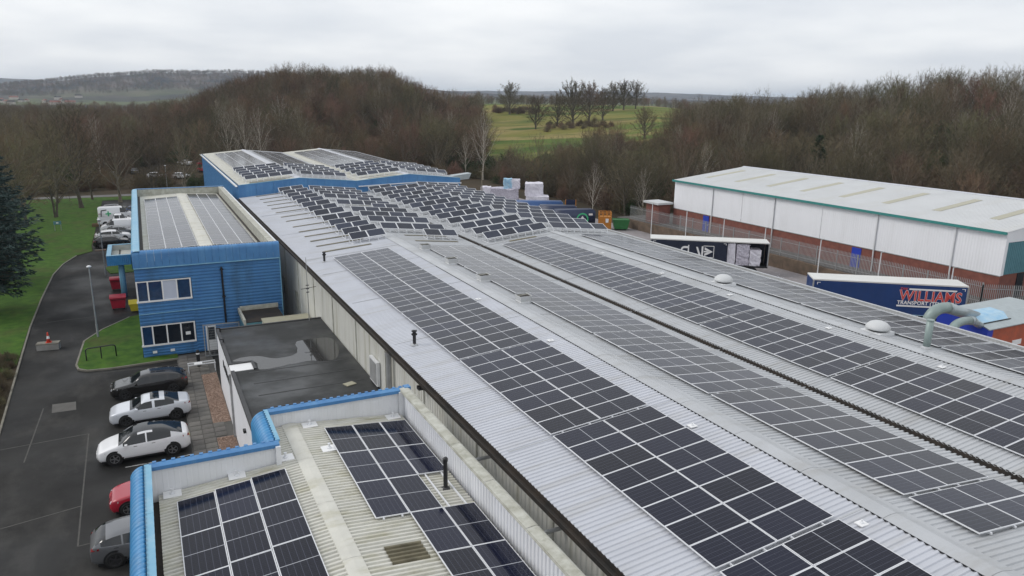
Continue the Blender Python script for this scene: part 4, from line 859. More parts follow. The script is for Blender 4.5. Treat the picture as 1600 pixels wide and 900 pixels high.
mb.bar((69.45, 84.5, 1.8), (69.45, 96.8, 1.8), .05); mb.bar((69.45, 84.5, 3.2), (69.45, 96.8, 3.2), .05); o = mb.build('pale', 'galv', fn); o['kind'] = 'stuff'
for k, y in enumerate((89.9, 81.9, 74.3, 66.9, 58.4, 50.6, 42.75)):
    t = thing('yard_lamp_post', 'white lamp post by the palisade fence, %s from the far end' % ORD[k], 'lamp post', (68.6, y, 0), group='white posts along the fence')
    mb = MB(); mb.tube([(0, 0, 0), (0, 0, 4.65)], [.07, .05], 8); mb.build('pole', 'white_paint', t)
    mb = MB(); mb.bar((0, 0, 4.62), (-.15, -.5, 4.78), .09, .07); mb.build('lamp_head', 'galv', t)

# ------------------------------------------------------------------ curtain-side trailers
def trailer(label, A, B, far, curtain, loaded=False):
    """A,B: near roof corners left/right in plan; far: unit normal pointing away from camera side"""
    A, B = Vector((*A, 0)), Vector((*B, 0)); u = (B-A).normalized(); L = (B-A).length; n = Vector((-u.y, u.x, 0))
    ang = math.atan2(u.y, u.x); t = thing('curtain_trailer', label, 'trailer', A, ang)
    Wd = 2.55; H1 = 4.0; F = 1.2                              # local: x along, y away, near side at y=0
    mb = MB(); mb.box(0, L, -.03, Wd+.03, H1-.12, H1); mb.build('roof', 'trailer_white', t)
    mb = MB(); mb.box(0, L, 0, Wd, F-.18, F); mb.build('deck', 'black_metal', t)
    mb = MB(); mb.box(0, .08, 0, Wd, F, H1-.12); mb.box(L-.08, L, 0, Wd, F, H1-.12); mb.build('end_frame', curtain, t)
    mb = MB(); mb.box(-.02, .1, -.05, .06, F, H1-.12); mb.box(L-.1, L+.02, -.05, .06, F, H1-.12); mb.build('corner_post', 'galv', t)
    x_end = L*.655 if loaded else L-.1
    n_ = int((x_end-.1)/.3); vs, fs_ = [], []
    for k in range(n_+1):
        x = .1+(x_end-.1)*k/n_; y = -.02+.018*math.sin(k*1.9)+.01*math.sin(k*.7); vs += [(x, y, F-.15), (x, y-.006, (F+H1)/2), (x, y, H1-.14)]
    for k in range(n_): fs_ += [(3*k, 3*k+3, 3*k+4, 3*k+1), (3*k+1, 3*k+4, 3*k+5, 3*k+2)]
    mb = MB(); mb.add(vs, fs_); mb.build('curtain', curtain, t, smooth=True)
    mb = MB(); mb.box(.1, L-.1, Wd-.02, Wd+.01, F-.1, H1-.13); mb.build('far_curtain', curtain, t)
    mb = MB()
    for k in range(int(x_end/.6)): mb.box(.3+k*.6, .36+k*.6, -.06, -.03, F-.32, F-.1)
    mb.build('curtain_buckle', 'galv', t)
    if not loaded: mb = MB(); mb.box(.1, L-.1, -.055, -.045, F-.16, F-.10); mb.build('curtain_hem', 'tarp', t)
    for xa in (L-4.2, L-2.9, L-1.6):
        for yy in (.15, Wd-.15):
            w_ = MB(); w_.lathe((0, 0, 0), [(.2, -.14), (.46, -.14), (.5, -.1), (.5, .1), (.46, .14), (.2, .14)], 18); o = w_.build('wheel', 'rubber', t); o.location = (xa, yy, .5); o.rotation_euler = (math.pi/2, 0, 0)
            h_ = MB(); h_.lathe((0, 0, -.12), [(.26, 0), (.24, .22), (.12, .24)], 14); h_.build('hub', 'galv', o)
    mb = MB(); mb.box(.3, L-.3, .7, .85, .85, F-.18); mb.box(.3, L-.3, Wd-.85, Wd-.7, .85, F-.18); mb.box(2.2, 2.35, .5, .65, 0.03, F); mb.box(2.2, 2.35, Wd-.65, Wd-.5, 0.03, F); mb.build('chassis', 'black_metal', t)
    for x in (.35, x_end-.45): mb = MB(); mb.box(x, x+.3, -.058, -.052, H1-.32, H1-.27); mb.box(x if x < 1 else x+.25, x+.05 if x < 1 else x+.3, -.058, -.052, H1-.5, H1-.32); mb.build('reflector_mark', 'sign_white', t)
    return t, L, F, H1
T2, L2, F2, H2 = trailer('blue curtain-side trailer lettered WILLIAMS TRANSPORT', (54.56, 46.81), (65.24, 38.98), None, 'curtain_blue')
def face(x, z, y=-.058): return Matrix.Translation((x, y, z)) @ Matrix.Rotation(math.pi/2, 4, 'X')
xw = 7.55
mb = MB(); mb.box(xw+.75, xw+4.75, -.062, -.056, 3.42, 3.56); mb.build('stripe', 'sign_white', T2); mb = MB(); mb.box(xw-.15, xw+4.75, -.062, -.056, 1.83, 1.98); mb.build('stripe', 'sign_white', T2)
text_mesh('lettering', 'WILLIAMS', 1.32, 'sign_white', T2, face(xw, 2.44, -.058), .004, .046, .86)
text_mesh('lettering', 'WILLIAMS', 1.32, 'sign_red', T2, face(xw, 2.44, -.068), .004, .022, .86)
text_mesh('lettering', 'TRANSPORT (TELFORD)', .46, 'sign_white', T2, face(xw-.12, 2.06, -.058), .004, .012, .97)
text_mesh('lettering', 'DW', .34, 'sign_red', T2, face(xw+.02, 3.38, -.058), .004, .004)
T1, L1, F1, H1 = trailer('navy curtain-side trailer half open with white bales inside', (53.13, 69.65), (64.02, 61.59), None, 'curtain_navy', True)
# logo: rounded S-like ring, V stripe and arrow box
mb = MB()
for k in range(9):
    a0, a1 = math.pi*(.5+k/9), math.pi*(.5+(k+1)/9); c = (4.0, 2.7)
    p = lambda a, r: (c[0]+.42*r*math.cos(a)*1.1, -.06, c[1]+.55*r*math.sin(a))
    mb.quad(p(a0, 1), p(a1, 1), p(a1, .55), p(a0, .55))
mb.quad((3.95, -.06, 3.25), (4.5, -.06, 3.25), (4.5, -.06, 3.0), (3.95, -.06, 3.0)); mb.quad((3.95, -.06, 2.4), (4.5, -.06, 2.4), (4.5, -.06, 2.15), (3.95, -.06, 2.15))
mb.quad((4.38, -.062, 3.4), (4.52, -.062, 3.4), (4.52, -.062, 2.15), (4.38, -.062, 2.15)); mb.build('logo', 'sign_white', T1)
mb = MB(); mb.quad((5.3, -.06, 3.2), (5.52, -.06, 3.2), (5.95, -.06, 2.05), (5.72, -.06, 2.05)); mb.quad((5.95, -.06, 3.3), (6.15, -.06, 3.3), (6.15, -.06, 2.0), (5.95, -.06, 2.0)); mb.build('logo', 'sign_white', T1)
mb = MB(); bx = (6.15, 7.35, 2.0, 3.35)
for a, b_ in (((bx[0], bx[3]), (bx[1], bx[3])), ((bx[1], bx[3]), (bx[1], bx[2])), ((bx[0], bx[2]), (bx[1], bx[2]))): mb.bar((a[0], -.06, a[1]), (b_[0], -.06, b_[1]), .004, .07)
mb.add([(6.3, -.061, 3.2), (7.25, -.061, 2.68), (6.3, -.061, 2.15), (6.3, -.061, 2.45), (6.75, -.061, 2.68), (6.3, -.061, 2.9)], [(0, 5, 4, 1), (1, 4, 3, 2)]); mb.quad((6.2, -.061, 2.76), (6.9, -.061, 2.76), (6.9, -.061, 2.6), (6.2, -.061, 2.6)); mb.build('logo', 'sign_white', T1)
# bales in the trailer (things of their own)
mt1 = T1.matrix_basis.copy()
def bale(label, x0, x1, y0, y1, z0, z1, m, wob=.05):
    bm = bmesh.new(); bmesh.ops.create_cube(bm, size=1); bmesh.ops.subdivide_edges(bm, edges=bm.edges[:], cuts=3, use_grid_fill=True)
    for v in bm.verts: v.co = Vector((x0+(v.co.x+.5)*(x1-x0), y0+(v.co.y+.5)*(y1-y0), z0+(v.co.z+.5)*(z1-z0)))+Vector([random.uniform(-wob, wob) for _ in range(3)])
    me = bpy.data.meshes.new('bale'); bm.to_mesh(me); bm.free(); me.materials.append(M[m]); o = link('bale', me); o.location = T1.location; o.rotation_euler = T1.rotation_euler
    tag(o, label, 'bale', 'white bales in the open trailer'); return o
xq = L1*.66
bale('thin white bale at the curtain edge of the open trailer', xq, xq+.85, .1, 1.9, F1, 3.75, 'bale_white', .04)
for j, nm in enumerate(('lowest', 'middle', 'topmost')): bale('shredded paper bale, %s of the tall stack in the trailer' % nm, xq+1.0, xq+2.45, .1, 2.2, F1+.84*j, F1+.83*(j+1), 'bale')
for j, nm in enumerate(('lower', 'upper')): bale('white wrapped bale, %s of the short stack in the trailer' % nm, xq+2.5, xq+3.75, .1, 2.0, F1+.95*j, F1+.94*(j+1), 'bale_white')
mb = MB()
for k in range(900):
    a = random.uniform(-1.5, 4.5); b_ = random.gauss(0, 1.0); p = T1.location+Vector((math.cos(T1.rotation_euler.z)*(xq+2+a)+math.sin(T1.rotation_euler.z)*(1.2-b_), math.sin(T1.rotation_euler.z)*(xq+2+a)-math.cos(T1.rotation_euler.z)*(1.2-b_), 0)); r_ = random.uniform(.04, .14)
    q = [p+Vector((random.uniform(-r_, r_), random.uniform(-r_, r_), random.uniform(.01, .12))) for _ in range(3)]; mb.add(q, [(0, 1, 2)])
tag(mb.build('paper_scraps', 'bale_white'), 'white paper scraps littering the yard below the open trailer', 'litter', kind='stuff')

# ------------------------------------------------------------------ dust extraction plant
dp = thing('dust_extractor', 'orange and blue extraction hopper with large green duct by the right eaves', 'extractor')
def bend(p0, p1, p2, n=8): return [((1-t)**2*Vector(p0)+2*t*(1-t)*Vector(p1)+t*t*Vector(p2)) for t in np.linspace(0, 1, n)]
mb = MB(); mb.tube([(43.25, 28.1, 2.0), (43.25, 28.08, 6.3)]+bend((43.25, 28.05, 6.45), (43.3, 27.9, 7.5), (44.75, 27.85, 7.28), 9), .35, 18); mb.build('elbow_duct', 'duct_green', dp, smooth=True)
mb = MB(); mb.tube([(44.7, 27.85, 7.29), (44.82, 27.85, 7.26)], .37, 18); mb.build('duct_flange', 'duct_steel', dp)
mb = MB(); mb.tube([(44.82, 27.85, 7.26), (49.4, 28.7, 5.9)], .35, 18); mb.build('main_duct', 'duct_steel', dp, smooth=True)
mb = MB(); mb.tube([(43.5, 26.6, 3.0), (43.5, 26.62, 5.9)]+bend((43.5, 26.65, 6.0), (43.6, 26.7, 6.9), (46.0, 27.1, 6.5), 8), .26, 14); mb.build('side_duct', 'duct_green', dp, smooth=True)
mb = MB(); mb.tube([(46.0, 27.1, 6.5), (46.5, 27.2, 6.4)], .28, 14); mb.tube([(46.5, 27.2, 6.4), (48.1, 27.6, 5.75)], .24, 14); mb.build('duct_collar', 'duct_steel', dp, smooth=True)
mb = MB(); mb.box(48.1, 56, 27.05, 30.5, 2.2, 5.6); mb.build('body', 'orange', dp)
mb = MB(); mb.add([(47.96, 27.0, 5.64), (47.7, 28.2, 6.12), (47.7, 30.4, 6.1), (47.9, 30.4, 4.9), (47.75, 28.2, 5.2), (47.96, 27.0, 5.1)], [(0, 1, 2, 3, 4, 5)]); mb.add([(47.96, 27.0, 5.64), (47.96, 27.0, 5.1), (48.6, 27.02, 5.1), (48.6, 27.02, 5.64)], [(0, 1, 2, 3)]); mb.build('hopper', 'hopper_blue', dp)
mb = MB(); mb.extr([(26.92, 5.60), (26.92, 5.66), (28.2, 6.12), (30.5, 6.12), (30.5, 5.62)], 'x', 48.0, 56.1, closed=True); mb.build('cover', 'duct_steel', dp)
mb = MB(); mb.add([(47.9, 27.55, 5.92), (51.0, 27.55, 5.92), (51.5, 28.2, 6.16), (51.6, 29.2, 6.2), (48.4, 29.3, 6.2), (47.8, 28.2, 6.16)], [(0, 1, 2, 5), (5, 2, 3, 4)]); mb.build('tarpaulin', 'tarp', dp)
mb = MB(); mb.bar((47.95, 27.5, 5.9), (51.2, 27.5, 5.9), .05, .04); mb.build('cover_seam', 'black_metal', dp)
mb = MB(); mb.box(51.0, 52.0, 27.02, 27.05, 4.15, 4.5); mb.build('label_plate', 'sign_white', dp)
for x_ in (48.6, 55.8):
    for y_ in (27.3, 30.2): mb = MB(); mb.box(x_-.12, x_+.12, y_-.12, y_+.12, 0, 2.2); mb.build('leg', 'galv', dp)
rp = thing('roof_duct_pipe', 'pale green pipe standing on the right outer roof slope', 'duct', (33.85, 21.8, zroof(33.85)))
mb = MB(); mb.tube([(0, 0, 0), (0, 0, 1.45)], .17, 12); mb.build('pipe', 'duct_green', rp, smooth=True); mb = MB(); mb.lathe((0, 0, 0), [(.28, 0), (.26, .06), (.18, .14)], 12); mb.build('collar', 'roof_grey', rp)
mb = MB(); mb.lathe((0, 0, 1.45), [(.19, 0), (.19, .05), (.15, .06)], 12); mb.build('rim', 'duct_green', rp)

# ------------------------------------------------------------------ compactor containers at the back of the yard
def container(label, x0, y0, x1, y1, h, m, ring=None):
    a, b_ = Vector((x0, y0, 0)), Vector((x1, y1, 0)); u = b_-a; L = u.length; t = thing('waste_compactor', label, 'compactor', a, math.atan2(u.y, u.x), 'waste compactors at the back of the yard')
    bm = bmesh.new(); bmesh.ops.create_cube(bm, size=1)
    for v in bm.verts: v.co = Vector((L/2+v.co.x*L, 1.2+v.co.y*2.4, .25+h/2+v.co.z*(h-.3)))
    bmesh.ops.bevel(bm, geom=bm.edges[:], offset=.22, segments=3, affect='EDGES'); me = bpy.data.meshes.new('body'); bm.to_mesh(me); bm.free(); me.materials.append(M[m]); me.polygons.foreach_set('use_smooth', [True]*len(me.polygons)); link('body', me, t)
    mb = MB(); mb.box(.3, L-.3, .3, .5, 0.02, .3); mb.box(.3, L-.3, 1.9, 2.1, 0.02, .3); mb.build('skid', 'black_metal', t)
    mb = MB(); mb.box(L-1.2, L-.55, -.02, .0, h-.75, h-.45); mb.build('notice', 'sign_white', t)
    if ring:
        mb = MB(); c = (L*.66, h*.52); n = 24
        for k in range(n):
            a0, a1 = 2*math.pi*k/n, 2*math.pi*(k+1)/n; q = lambda a, r: (c[0]+r*math.cos(a), -.015, c[1]+r*math.sin(a)); mb.quad(q(a0, .78), q(a1, .78), q(a1, 1.0), q(a0, 1.0))
        mb.build('emblem_ring', ring, t); mb = MB(); mb.add([(c[0]-.5, -.015, c[1]-.1), (c[0]+.5, -.015, c[1]-.1), (c[0], -.015, c[1]+.55)], [(0, 1, 2)]); mb.build('emblem_triangle', 'sign_white', t)
    return t
container('nearest navy compactor with green ring emblem and white triangle', 57.4, 99.5, 63.8, 98.0, 2.8, 'skip_blue', 'ring_green')
container('middle navy compactor with lime ring, behind the ringed one', 57.4, 105.3, 62.9, 102.3, 2.8, 'skip_blue', 'ring_lime')
container('bright blue compactor farthest back beside the bales', 56.5, 112.2, 64.0, 108.6, 2.7, 'skip_blue2')
sc = thing('orange_stillage', 'orange steel cage beside the ringed compactor', 'cage', (63.0, 95.8, 0), R(-30))
mb = MB()
for x_ in (0, .62, 1.24, 1.85):
    for y_ in (0, 1.6): mb.box(x_-.05, x_+.05, y_-.05, y_+.05, 0, 2.9)
for z_ in (.4, 1.1, 1.8, 2.4, 2.85):
    for y_ in (0, 1.6): mb.box(0, 1.85, y_-.03, y_+.03, z_-.05, z_+.05)
    for x_ in (0, 1.85): mb.box(x_-.03, x_+.03, 0, 1.6, z_-.04, z_+.04)
mb.build('frame', 'skip_orange', sc); mb = MB(); mb.box(.05, 1.8, .05, 1.55, .2, 2.2); mb.build('panel', 'skip_orange', sc); mb = MB(); mb.box(1.0, 1.45, -.07, -.04, 1.3, 1.9); mb.build('notice', 'sign_white', sc)
gs = thing('green_skip', 'dark green waste skip at the end of the compactors', 'skip', (65.2, 95.2, 0), R(-28))
mb = MB(); mb.add([(.3, 0, .2), (2.3, 0, .2), (2.3, 1.7, .2), (.3, 1.7, .2), (0, 0, 1.6), (2.6, 0, 1.6), (2.6, 1.7, 1.6), (0, 1.7, 1.6)], [(0, 3, 2, 1), (0, 1, 5, 4), (1, 2, 6, 5), (2, 3, 7, 6), (3, 0, 4, 7), (4, 5, 6, 7)]); mb.build('body', 'skip_green', gs)
mb = MB(); mb.bar((0, 0, 1.6), (2.6, 0, 1.6), .1); mb.bar((0, 1.7, 1.6), (2.6, 1.7, 1.6), .1); mb.box(1.5, 1.8, -.03, 0, 1.0, 1.25); mb.build('rim', 'skip_green', gs)
for k, (x, y, m, lb) in enumerate([(62.9, 104.6, 'skip_orange', 'orange framed navy loader behind the compactors')]):
    t = thing('bin_lifter', lb, 'bin lifter', (x, y+1.5, 0), R(-28)); mb = MB(); mb.box(0, .12, 0, .12, 0, 3.6); mb.box(1.7, 1.82, 0, .12, 0, 3.6); mb.box(0, 1.82, 0, .12, 2.2, 2.35); mb.build('frame', m, t); mb = MB(); mb.add([(.15, .2, 2.3), (1.65, .2, 2.3), (1.65, 1.2, 2.3), (.15, 1.2, 2.3), (.0, .1, 3.4), (1.8, .1, 3.4), (1.8, 1.3, 3.4), (0, 1.3, 3.4)], [(0, 3, 2, 1), (0, 1, 5, 4), (1, 2, 6, 5), (2, 3, 7, 6), (3, 0, 4, 7)]); mb.build('hopper', 'skip_blue', t)
def yard_bale(label, x, y, z, sx, sy, sz, m, wob=.12):
    bm = bmesh.new(); bmesh.ops.create_cube(bm, size=1); bmesh.ops.subdivide_edges(bm, edges=bm.edges[:], cuts=3, use_grid_fill=True)
    for v in bm.verts: v.co = Vector((v.co.x*sx, v.co.y*sy, (v.co.z+.5)*sz))+Vector([random.uniform(-wob, wob) for _ in range(2)]+[random.uniform(-wob, wob) if v.co.z > -.4 else 0])
    me = bpy.data.meshes.new('bale_stack'); bm.to_mesh(me); bm.free(); me.materials.append(M[m]); tag(link('bale_stack', me, None, (x, y, z), R(-28)), label, 'bale', 'bale stacks at the far edge of the yard')
yard_bale('long low grey bale heap at the far yard edge', 61.5, 127, 0, 5.5, 3, 3.2, 'bale', .25)
yard_bale('leftmost small white bale on the far heap', 58.3, 128, 0, 1.8, 2, 3.6, 'bale_white')
yard_bale('tall blue-grey bale on the far heap', 62.2, 126.5, 3.2, 1.5, 1.6, 1.9, 'tarp'); yard_bale('tall white bale beside the blue-grey one', 63.6, 126, 3.2, 1.6, 1.6, 1.8, 'bale_white')
yard_bale('big white bale block above the bright blue compactor', 66.0, 123.0, 2.2, 3.3, 3, 2.3, 'bale_white'); yard_bale('lower white bale block under the big one', 66.2, 122.0, 0, 4.2, 3.2, 2.2, 'bale_white')
t = thing('wooden_pole', 'thin wooden pole beyond the factory roof near the bales', 'pole', (53.2, 118.5, 0)); mb = MB(); mb.tube([(0, 0, 0), (0, 0, 7.6)], [.12, .08], 8); mb.build('shaft', 'bark_pale', t); mb = MB(); mb.bar((-.4, 0, 7.4), (.4, 0, 7.4), .1); mb.build('crossarm', 'bark_pale', t)
t = thing('metal_bin_chute', 'pale metal hood projecting past the right end of the rear hall', 'hood', (40.0, 99.5, 8.2)); mb = MB(); mb.add([(0, 0, 0), (2.6, 0, .2), (2.6, 1.5, .2), (0, 1.5, 0), (0, 0, .7), (3.0, 0, 1.0), (3.0, 1.5, 1.0), (0, 1.5, .7)], [(0, 3, 2, 1), (4, 5, 6, 7), (0, 1, 5, 4), (1, 2, 6, 5), (2, 3, 7, 6)]); mb.build('hood', 'duct_steel', t); mb = MB(); mb.bar((.1, .7, .1), (-.3, .7, -.6), .1); mb.build('bracket', 'galv', t)

# ------------------------------------------------------------------ vehicles
def smooth_i(x, xp, fp):
    """monotone-ish smooth interpolation"""
    x = np.asarray(x, float); xp = np.asarray(xp, float); fp = np.asarray(fp, float); i = np.clip(np.searchsorted(xp, x, side='right')-1, 0, len(xp)-2); t = np.clip((x-xp[i])/(xp[i+1]-xp[i]), 0, 1)
    dx_ = np.diff(xp); s = np.diff(fp)/dx_; m_ = np.zeros(len(xp)); m_[1:-1] = np.where(s[:-1]*s[1:] > 0, 2*s[:-1]*s[1:]/(s[:-1]+s[1:]+1e-12), 0); m_[0] = s[0]; m_[-1] = s[-1]
    h = dx_[i]; return (2*t**3-3*t**2+1)*fp[i]+(t**3-2*t**2+t)*h*m_[i]+(-2*t**3+3*t**2)*fp[i+1]+(t**3-t**2)*h*m_[i+1]
def car(name, label, cat, loc, rz, paint, L=4.6, Wd=1.88, top=None, belt=None, ws=(.24, .42), rw=(.80, .93), sides=(.27, .86), pill=(.53,), glassroof=None, wb=(.195, .80), rw_=.345, rim='rim', group=None, roofm=None, hw_end=(.72, .80), beltw=None, van=False, bed=None, solid=None):
    """nose at +x; all along-lengths are fractions from the nose"""
    t = thing(name, label, cat, loc, rz, group)
    n = 64; u = np.linspace(0, 1, n); zt = smooth_i(u, *zip(*top)); zb_ = smooth_i(u, *zip(*belt)); hw = smooth_i(u, [0, .04, .16, .45, .8, .94, 1], [hw_end[0]*Wd/2, .86*Wd/2, .975*Wd/2, Wd/2, .985*Wd/2, .9*Wd/2, hw_end[1]*Wd/2])
    bot = smooth_i(u, [0, .05, .15, .85, .95, 1], [.30, .2, .2, .2, .24, .34]); X_ = L/2-u*L
    lean = .20 if van else .42
    sec = []
    for k in range(n):
        h, b, tp, zb0 = hw[k], zb_[k], zt[k], bot[k]; gh = max(tp-b, 0.0)
        g = min(1, gh/.25); wr = h*.97-gh*lean-.05*(1-g)
        sec.append([(h*.86, zb0), (h*.965, zb0+.10), (h, zb0+.30*(b-zb0)), (h*1.0, zb0+.62*(b-zb0)), (h*.985, b-.05), (h*.965, b), (wr+.03, b+gh*.80), (wr-.06, b+gh*.955), (wr*.55, tp-.004), (0, tp+.008)])
    P = len(sec[0]); groups = {}
    def put(gk, quad): groups.setdefault(gk, []).append(quad)
    for k in range(n-1):
        um = (u[k]+u[k+1])/2; gh = (zt[k]-zb_[k]+zt[k+1]-zb_[k+1])/2
        for j in range(P-1):
            key = 'body'
            if j == 5 and gh > .20 and sides[0] < um < sides[1] and not any(abs(um-p) < .011 for p in pill):
                key = 'side_window%d' % sum(um > p for p in pill)
            elif j >= 6 and ws[0] < um < ws[1]: key = 'windscreen'
            elif j >= 6 and rw and rw[0] < um < rw[1]: key = 'rear_window'
            elif j >= 7 and glassroof and glassroof[0] < um < glassroof[1]: key = 'roof_glass'
            for sg in (1, -1):
                q = [(X_[k], sg*sec[k][j][0], sec[k][j][1]), (X_[k], sg*sec[k][j+1][0], sec[k][j+1][1]), (X_[k+1], sg*sec[k+1][j+1][0], sec[k+1][j+1][1]), (X_[k+1], sg*sec[k+1][j][0], sec[k+1][j][1])]
                if sg < 0: q = q[::-1]
                put(key+('L' if sg > 0 else 'R') if key.startswith('side') else key, q)
    for k in (0, n-1):                                       # end caps
        pts = [(X_[k], y, z) for y, z in sec[k]]+[(X_[k], -y, z) for y, z in sec[k][::-1][1:]]
        put('body', pts if k else pts[::-1])
    for key, qs in groups.items():
        mb = MB(); idx_ = {}; 
        for q in qs:
            ids = []
            for p in q:
                r_ = tuple(round(c, 5) for c in p)
                if r_ not in idx_: idx_[r_] = len(mb.v); mb.v.append(r_)
                if idx_[r_] not in ids: ids.append(idx_[r_])
            if len(ids) > 2: mb.f.append(tuple(ids)); mb.m.append(0)
        nm = ''.join(c for c in key if not c.isdigit()); nm = 'side_window' if nm.startswith('side_window') else nm
        o = mb.build(nm, paint if key == 'body' else 'car_glass', t, smooth=True)
        if key == 'body':
            bmx = bmesh.new(); bmx.from_mesh(o.data); bmesh.ops.recalc_face_normals(bmx, faces=bmx.faces[:]); bmx.to_mesh(o.data); bmx.free()
    if roofm:                                                # separate contrasting roof panel
        mb = MB(); ks = [k for k in range(n) if roofm[0] < u[k] < roofm[1]]
        for a, b_ in zip(ks[:-1], ks[1:]): [mb.quad((X_[a], g_*sec[a][i_][0], sec[a][i_][1]+.006), (X_[b_], g_*sec[b_][i_][0], sec[b_][i_][1]+.006), (X_[b_], g_*sec[b_][i_+1][0], sec[b_][i_+1][1]+.006), (X_[a], g_*sec[a][i_+1][0], sec[a][i_+1][1]+.006)) for g_ in (1, -1) for i_ in (7, 8)]
        mb.build('roof_panel', roofm[2], t, smooth=True)
    for f in wb:
        for sg in (1, -1):
            x = L/2-f*L; hh = float(np.interp(f, u, hw))
            mb = MB(); mb.lathe((0, 0, 0), [(rw_+.075, -.05), (rw_+.075, .012), (rw_+.0, .014)], 22); o = mb.build('wheel_arch', 'black_plastic', t); o.location = (x, sg*(hh-.012), rw_+.01); o.rotation_euler = (-sg*math.pi/2, 0, 0)
            mb = MB(); mb.lathe((0, 0, 0), [(rw_*.66, -.1), (rw_*.95, -.1), (rw_, -.06), (rw_, .03), (rw_*.94, .055), (rw_*.70, .06), (rw_*.66, .03)], 24); w_ = mb.build('wheel', 'rubber', t, smooth=True); w_.location = (x, sg*(hh-.02), rw_); w_.rotation_euler = (-sg*math.pi/2, 0, 0)
            mb = MB(); mb.lathe((0, 0, .0), [(rw_*.69, 0), (rw_*.69, .045), (rw_*.62, .045), (rw_*.60, .015)], 22, 0)
            for s_ in range(5):
                a = 2*math.pi*s_/5; c_, s2 = math.cos(a), math.sin(a); mb.obox((c_*rw_*.36, s2*rw_*.36, .03), (c_*rw_*.32, s2*rw_*.32, 0), (-s2*rw_*.085, c_*rw_*.085, 0), (0, 0, .018))
            mb.lathe((0, 0, 0), [(rw_*.16, 0), (rw_*.16, .06), (.01, .065)], 10); mb.build('rim', rim, w_)
            mb = MB(); mb.lathe((0, 0, .005), [(rw_*.66, 0), (rw_*.66, .012)], 20); mb.build('brake_disc', 'rim_dark', w_)
    for sg in (1, -1):
        def skin(f, z):                                      # outer half-width at height z
            k = int(np.clip(round(f*(n-1)), 0, n-1)); yy = [p[0] for p in sec[k]]; zz2 = [p[1] for p in sec[k]]; return float(np.interp(z, zz2[:7], yy[:7]))
        zl = float(np.interp(.04, u, zb_))-.10
        mb = MB(); v_ = []
        for f, z in ((.012, zl-.02), (.10, zl+.04), (.10, zl+.11), (.02, zl+.08)): v_.append((L/2-f*L+.012, sg*(skin(f, z)+.012), z))
        mb.add(v_+[(p[0]-.03, p[1]-sg*.06, p[2]) for p in v_], [(0, 1, 2, 3), (0, 4, 5, 1), (3, 2, 6, 7)]); mb.build('headlight', 'lamp_glass', t)
        zr = float(np.interp(.95, u, zb_))-.12; v_ = []
        for f, z in ((.992, zr-.06), (.92, zr-.02), (.92, zr+.07), (.985, zr+.06)): v_.append((L/2-f*L-.012, sg*(skin(f, z)+.012), z))
        mb = MB(); mb.add(v_+[(p[0]+.03, p[1]-sg*.06, p[2]) for p in v_], [(0, 1, 2, 3), (0, 4, 5, 1), (3, 2, 6, 7)]); mb.build('tail_light', 'tail_red', t)
        f = sides[0]+.045; k = int(f*(n-1)); mb = MB(); mb.obox((X_[k], sg*(sec[k][5][0]+.10), zb_[k]+.05), (.07, 0, 0), (0, .09, 0), (0, 0, .06)); mb.build('mirror', paint, t)
        mb = MB()
        for f in [p+.07 for p in pill][:2]+[sides[0]+.13]:
            k = int(f*(n-1)); mb.obox((X_[k], sg*(sec[k][4][0]+.004), zb_[k]-.12), (.09, 0, 0), (0, .006, 0), (0, 0, .012))
        mb.build('door_handle', 'black_plastic', t)
    mb = MB(); mb.box(-L/2+.25, L/2-.25, -Wd/2*.9, Wd/2*.9, .16, .26); mb.build('underbody', 'black_plastic', t)
    mb = MB(); mb.box(L/2-.10, L/2-.004, -Wd*.22, Wd*.22, .30, .40); mb.build('grille', 'black_plastic', t)
    for sg in (1, -1):                                      # dark sill strip between the wheels
        mb = MB(); xs_ = np.linspace(L/2-wb[0]*L-.48, L/2-wb[1]*L+.48, 6); mb.box(xs_[-1], xs_[0], sg*Wd/2*.955-.02, sg*Wd/2*.955+.02, .19, .30); mb.build('sill', 'black_plastic', t)
    mb = MB(); mb.box(-L/2-.008, -L/2+.05, -.26, .26, .62, .73); mb.build('number_plate', 'yellow', t)
    mb = MB(); mb.box(L/2-.05, L/2+.006, -.26, .26, .42, .52); mb.build('number_plate', 'sign_white', t)
    return t
SUV = dict(top=[(0, .52), (.012, .64), (.045, .78), (.12, .92), (.20, 1.02), (.24, 1.09), (.41, 1.55), (.54, 1.63), (.70, 1.58), (.84, 1.40), (.93, 1.20), (.955, 1.17), (.985, 1.02), (1, .70)], belt=[(0, .50), (.012, .62), (.045, .75), (.12, .87), (.20, .95), (.3, 1.0), (.7, 1.08), (.93, 1.15), (.985, .98), (1, .66)], hw_end=(.50, .66))
SED = dict(top=[(0, .60), (.03, .80), (.12, .94), (.25, 1.03), (.29, 1.08), (.45, 1.44), (.57, 1.48), (.70, 1.43), (.85, 1.18), (.93, 1.12), (.98, 1.08), (1, .8)], belt=[(0, .58), (.03, .78), (.12, .90), (.25, .96), (.5, .98), (.8, 1.05), (.96, 1.07), (1, .78)], hw_end=(.58, .70))
EST = dict(hw_end=(.58, .74), top=[(0, .58), (.03, .80), (.12, .92), (.24, 1.02), (.28, 1.08), (.42, 1.46), (.55, 1.52), (.75, 1.48), (.88, 1.36), (.96, 1.12), (1, .9)], belt=[(0, .66), (.03, .78), (.12, .88), (.25, .95), (.6, 1.0), (.95, 1.08), (1, .88)])
HAT = dict(hw_end=(.58, .74), top=[(0, .58), (.04, .82), (.14, .95), (.25, 1.03), (.28, 1.08), (.43, 1.45), (.58, 1.50), (.80, 1.43), (.93, 1.15), (1, .9)], belt=[(0, .66), (.04, .8), (.14, .9), (.25, .96), (.6, 1.0), (.95, 1.06), (1, .88)])
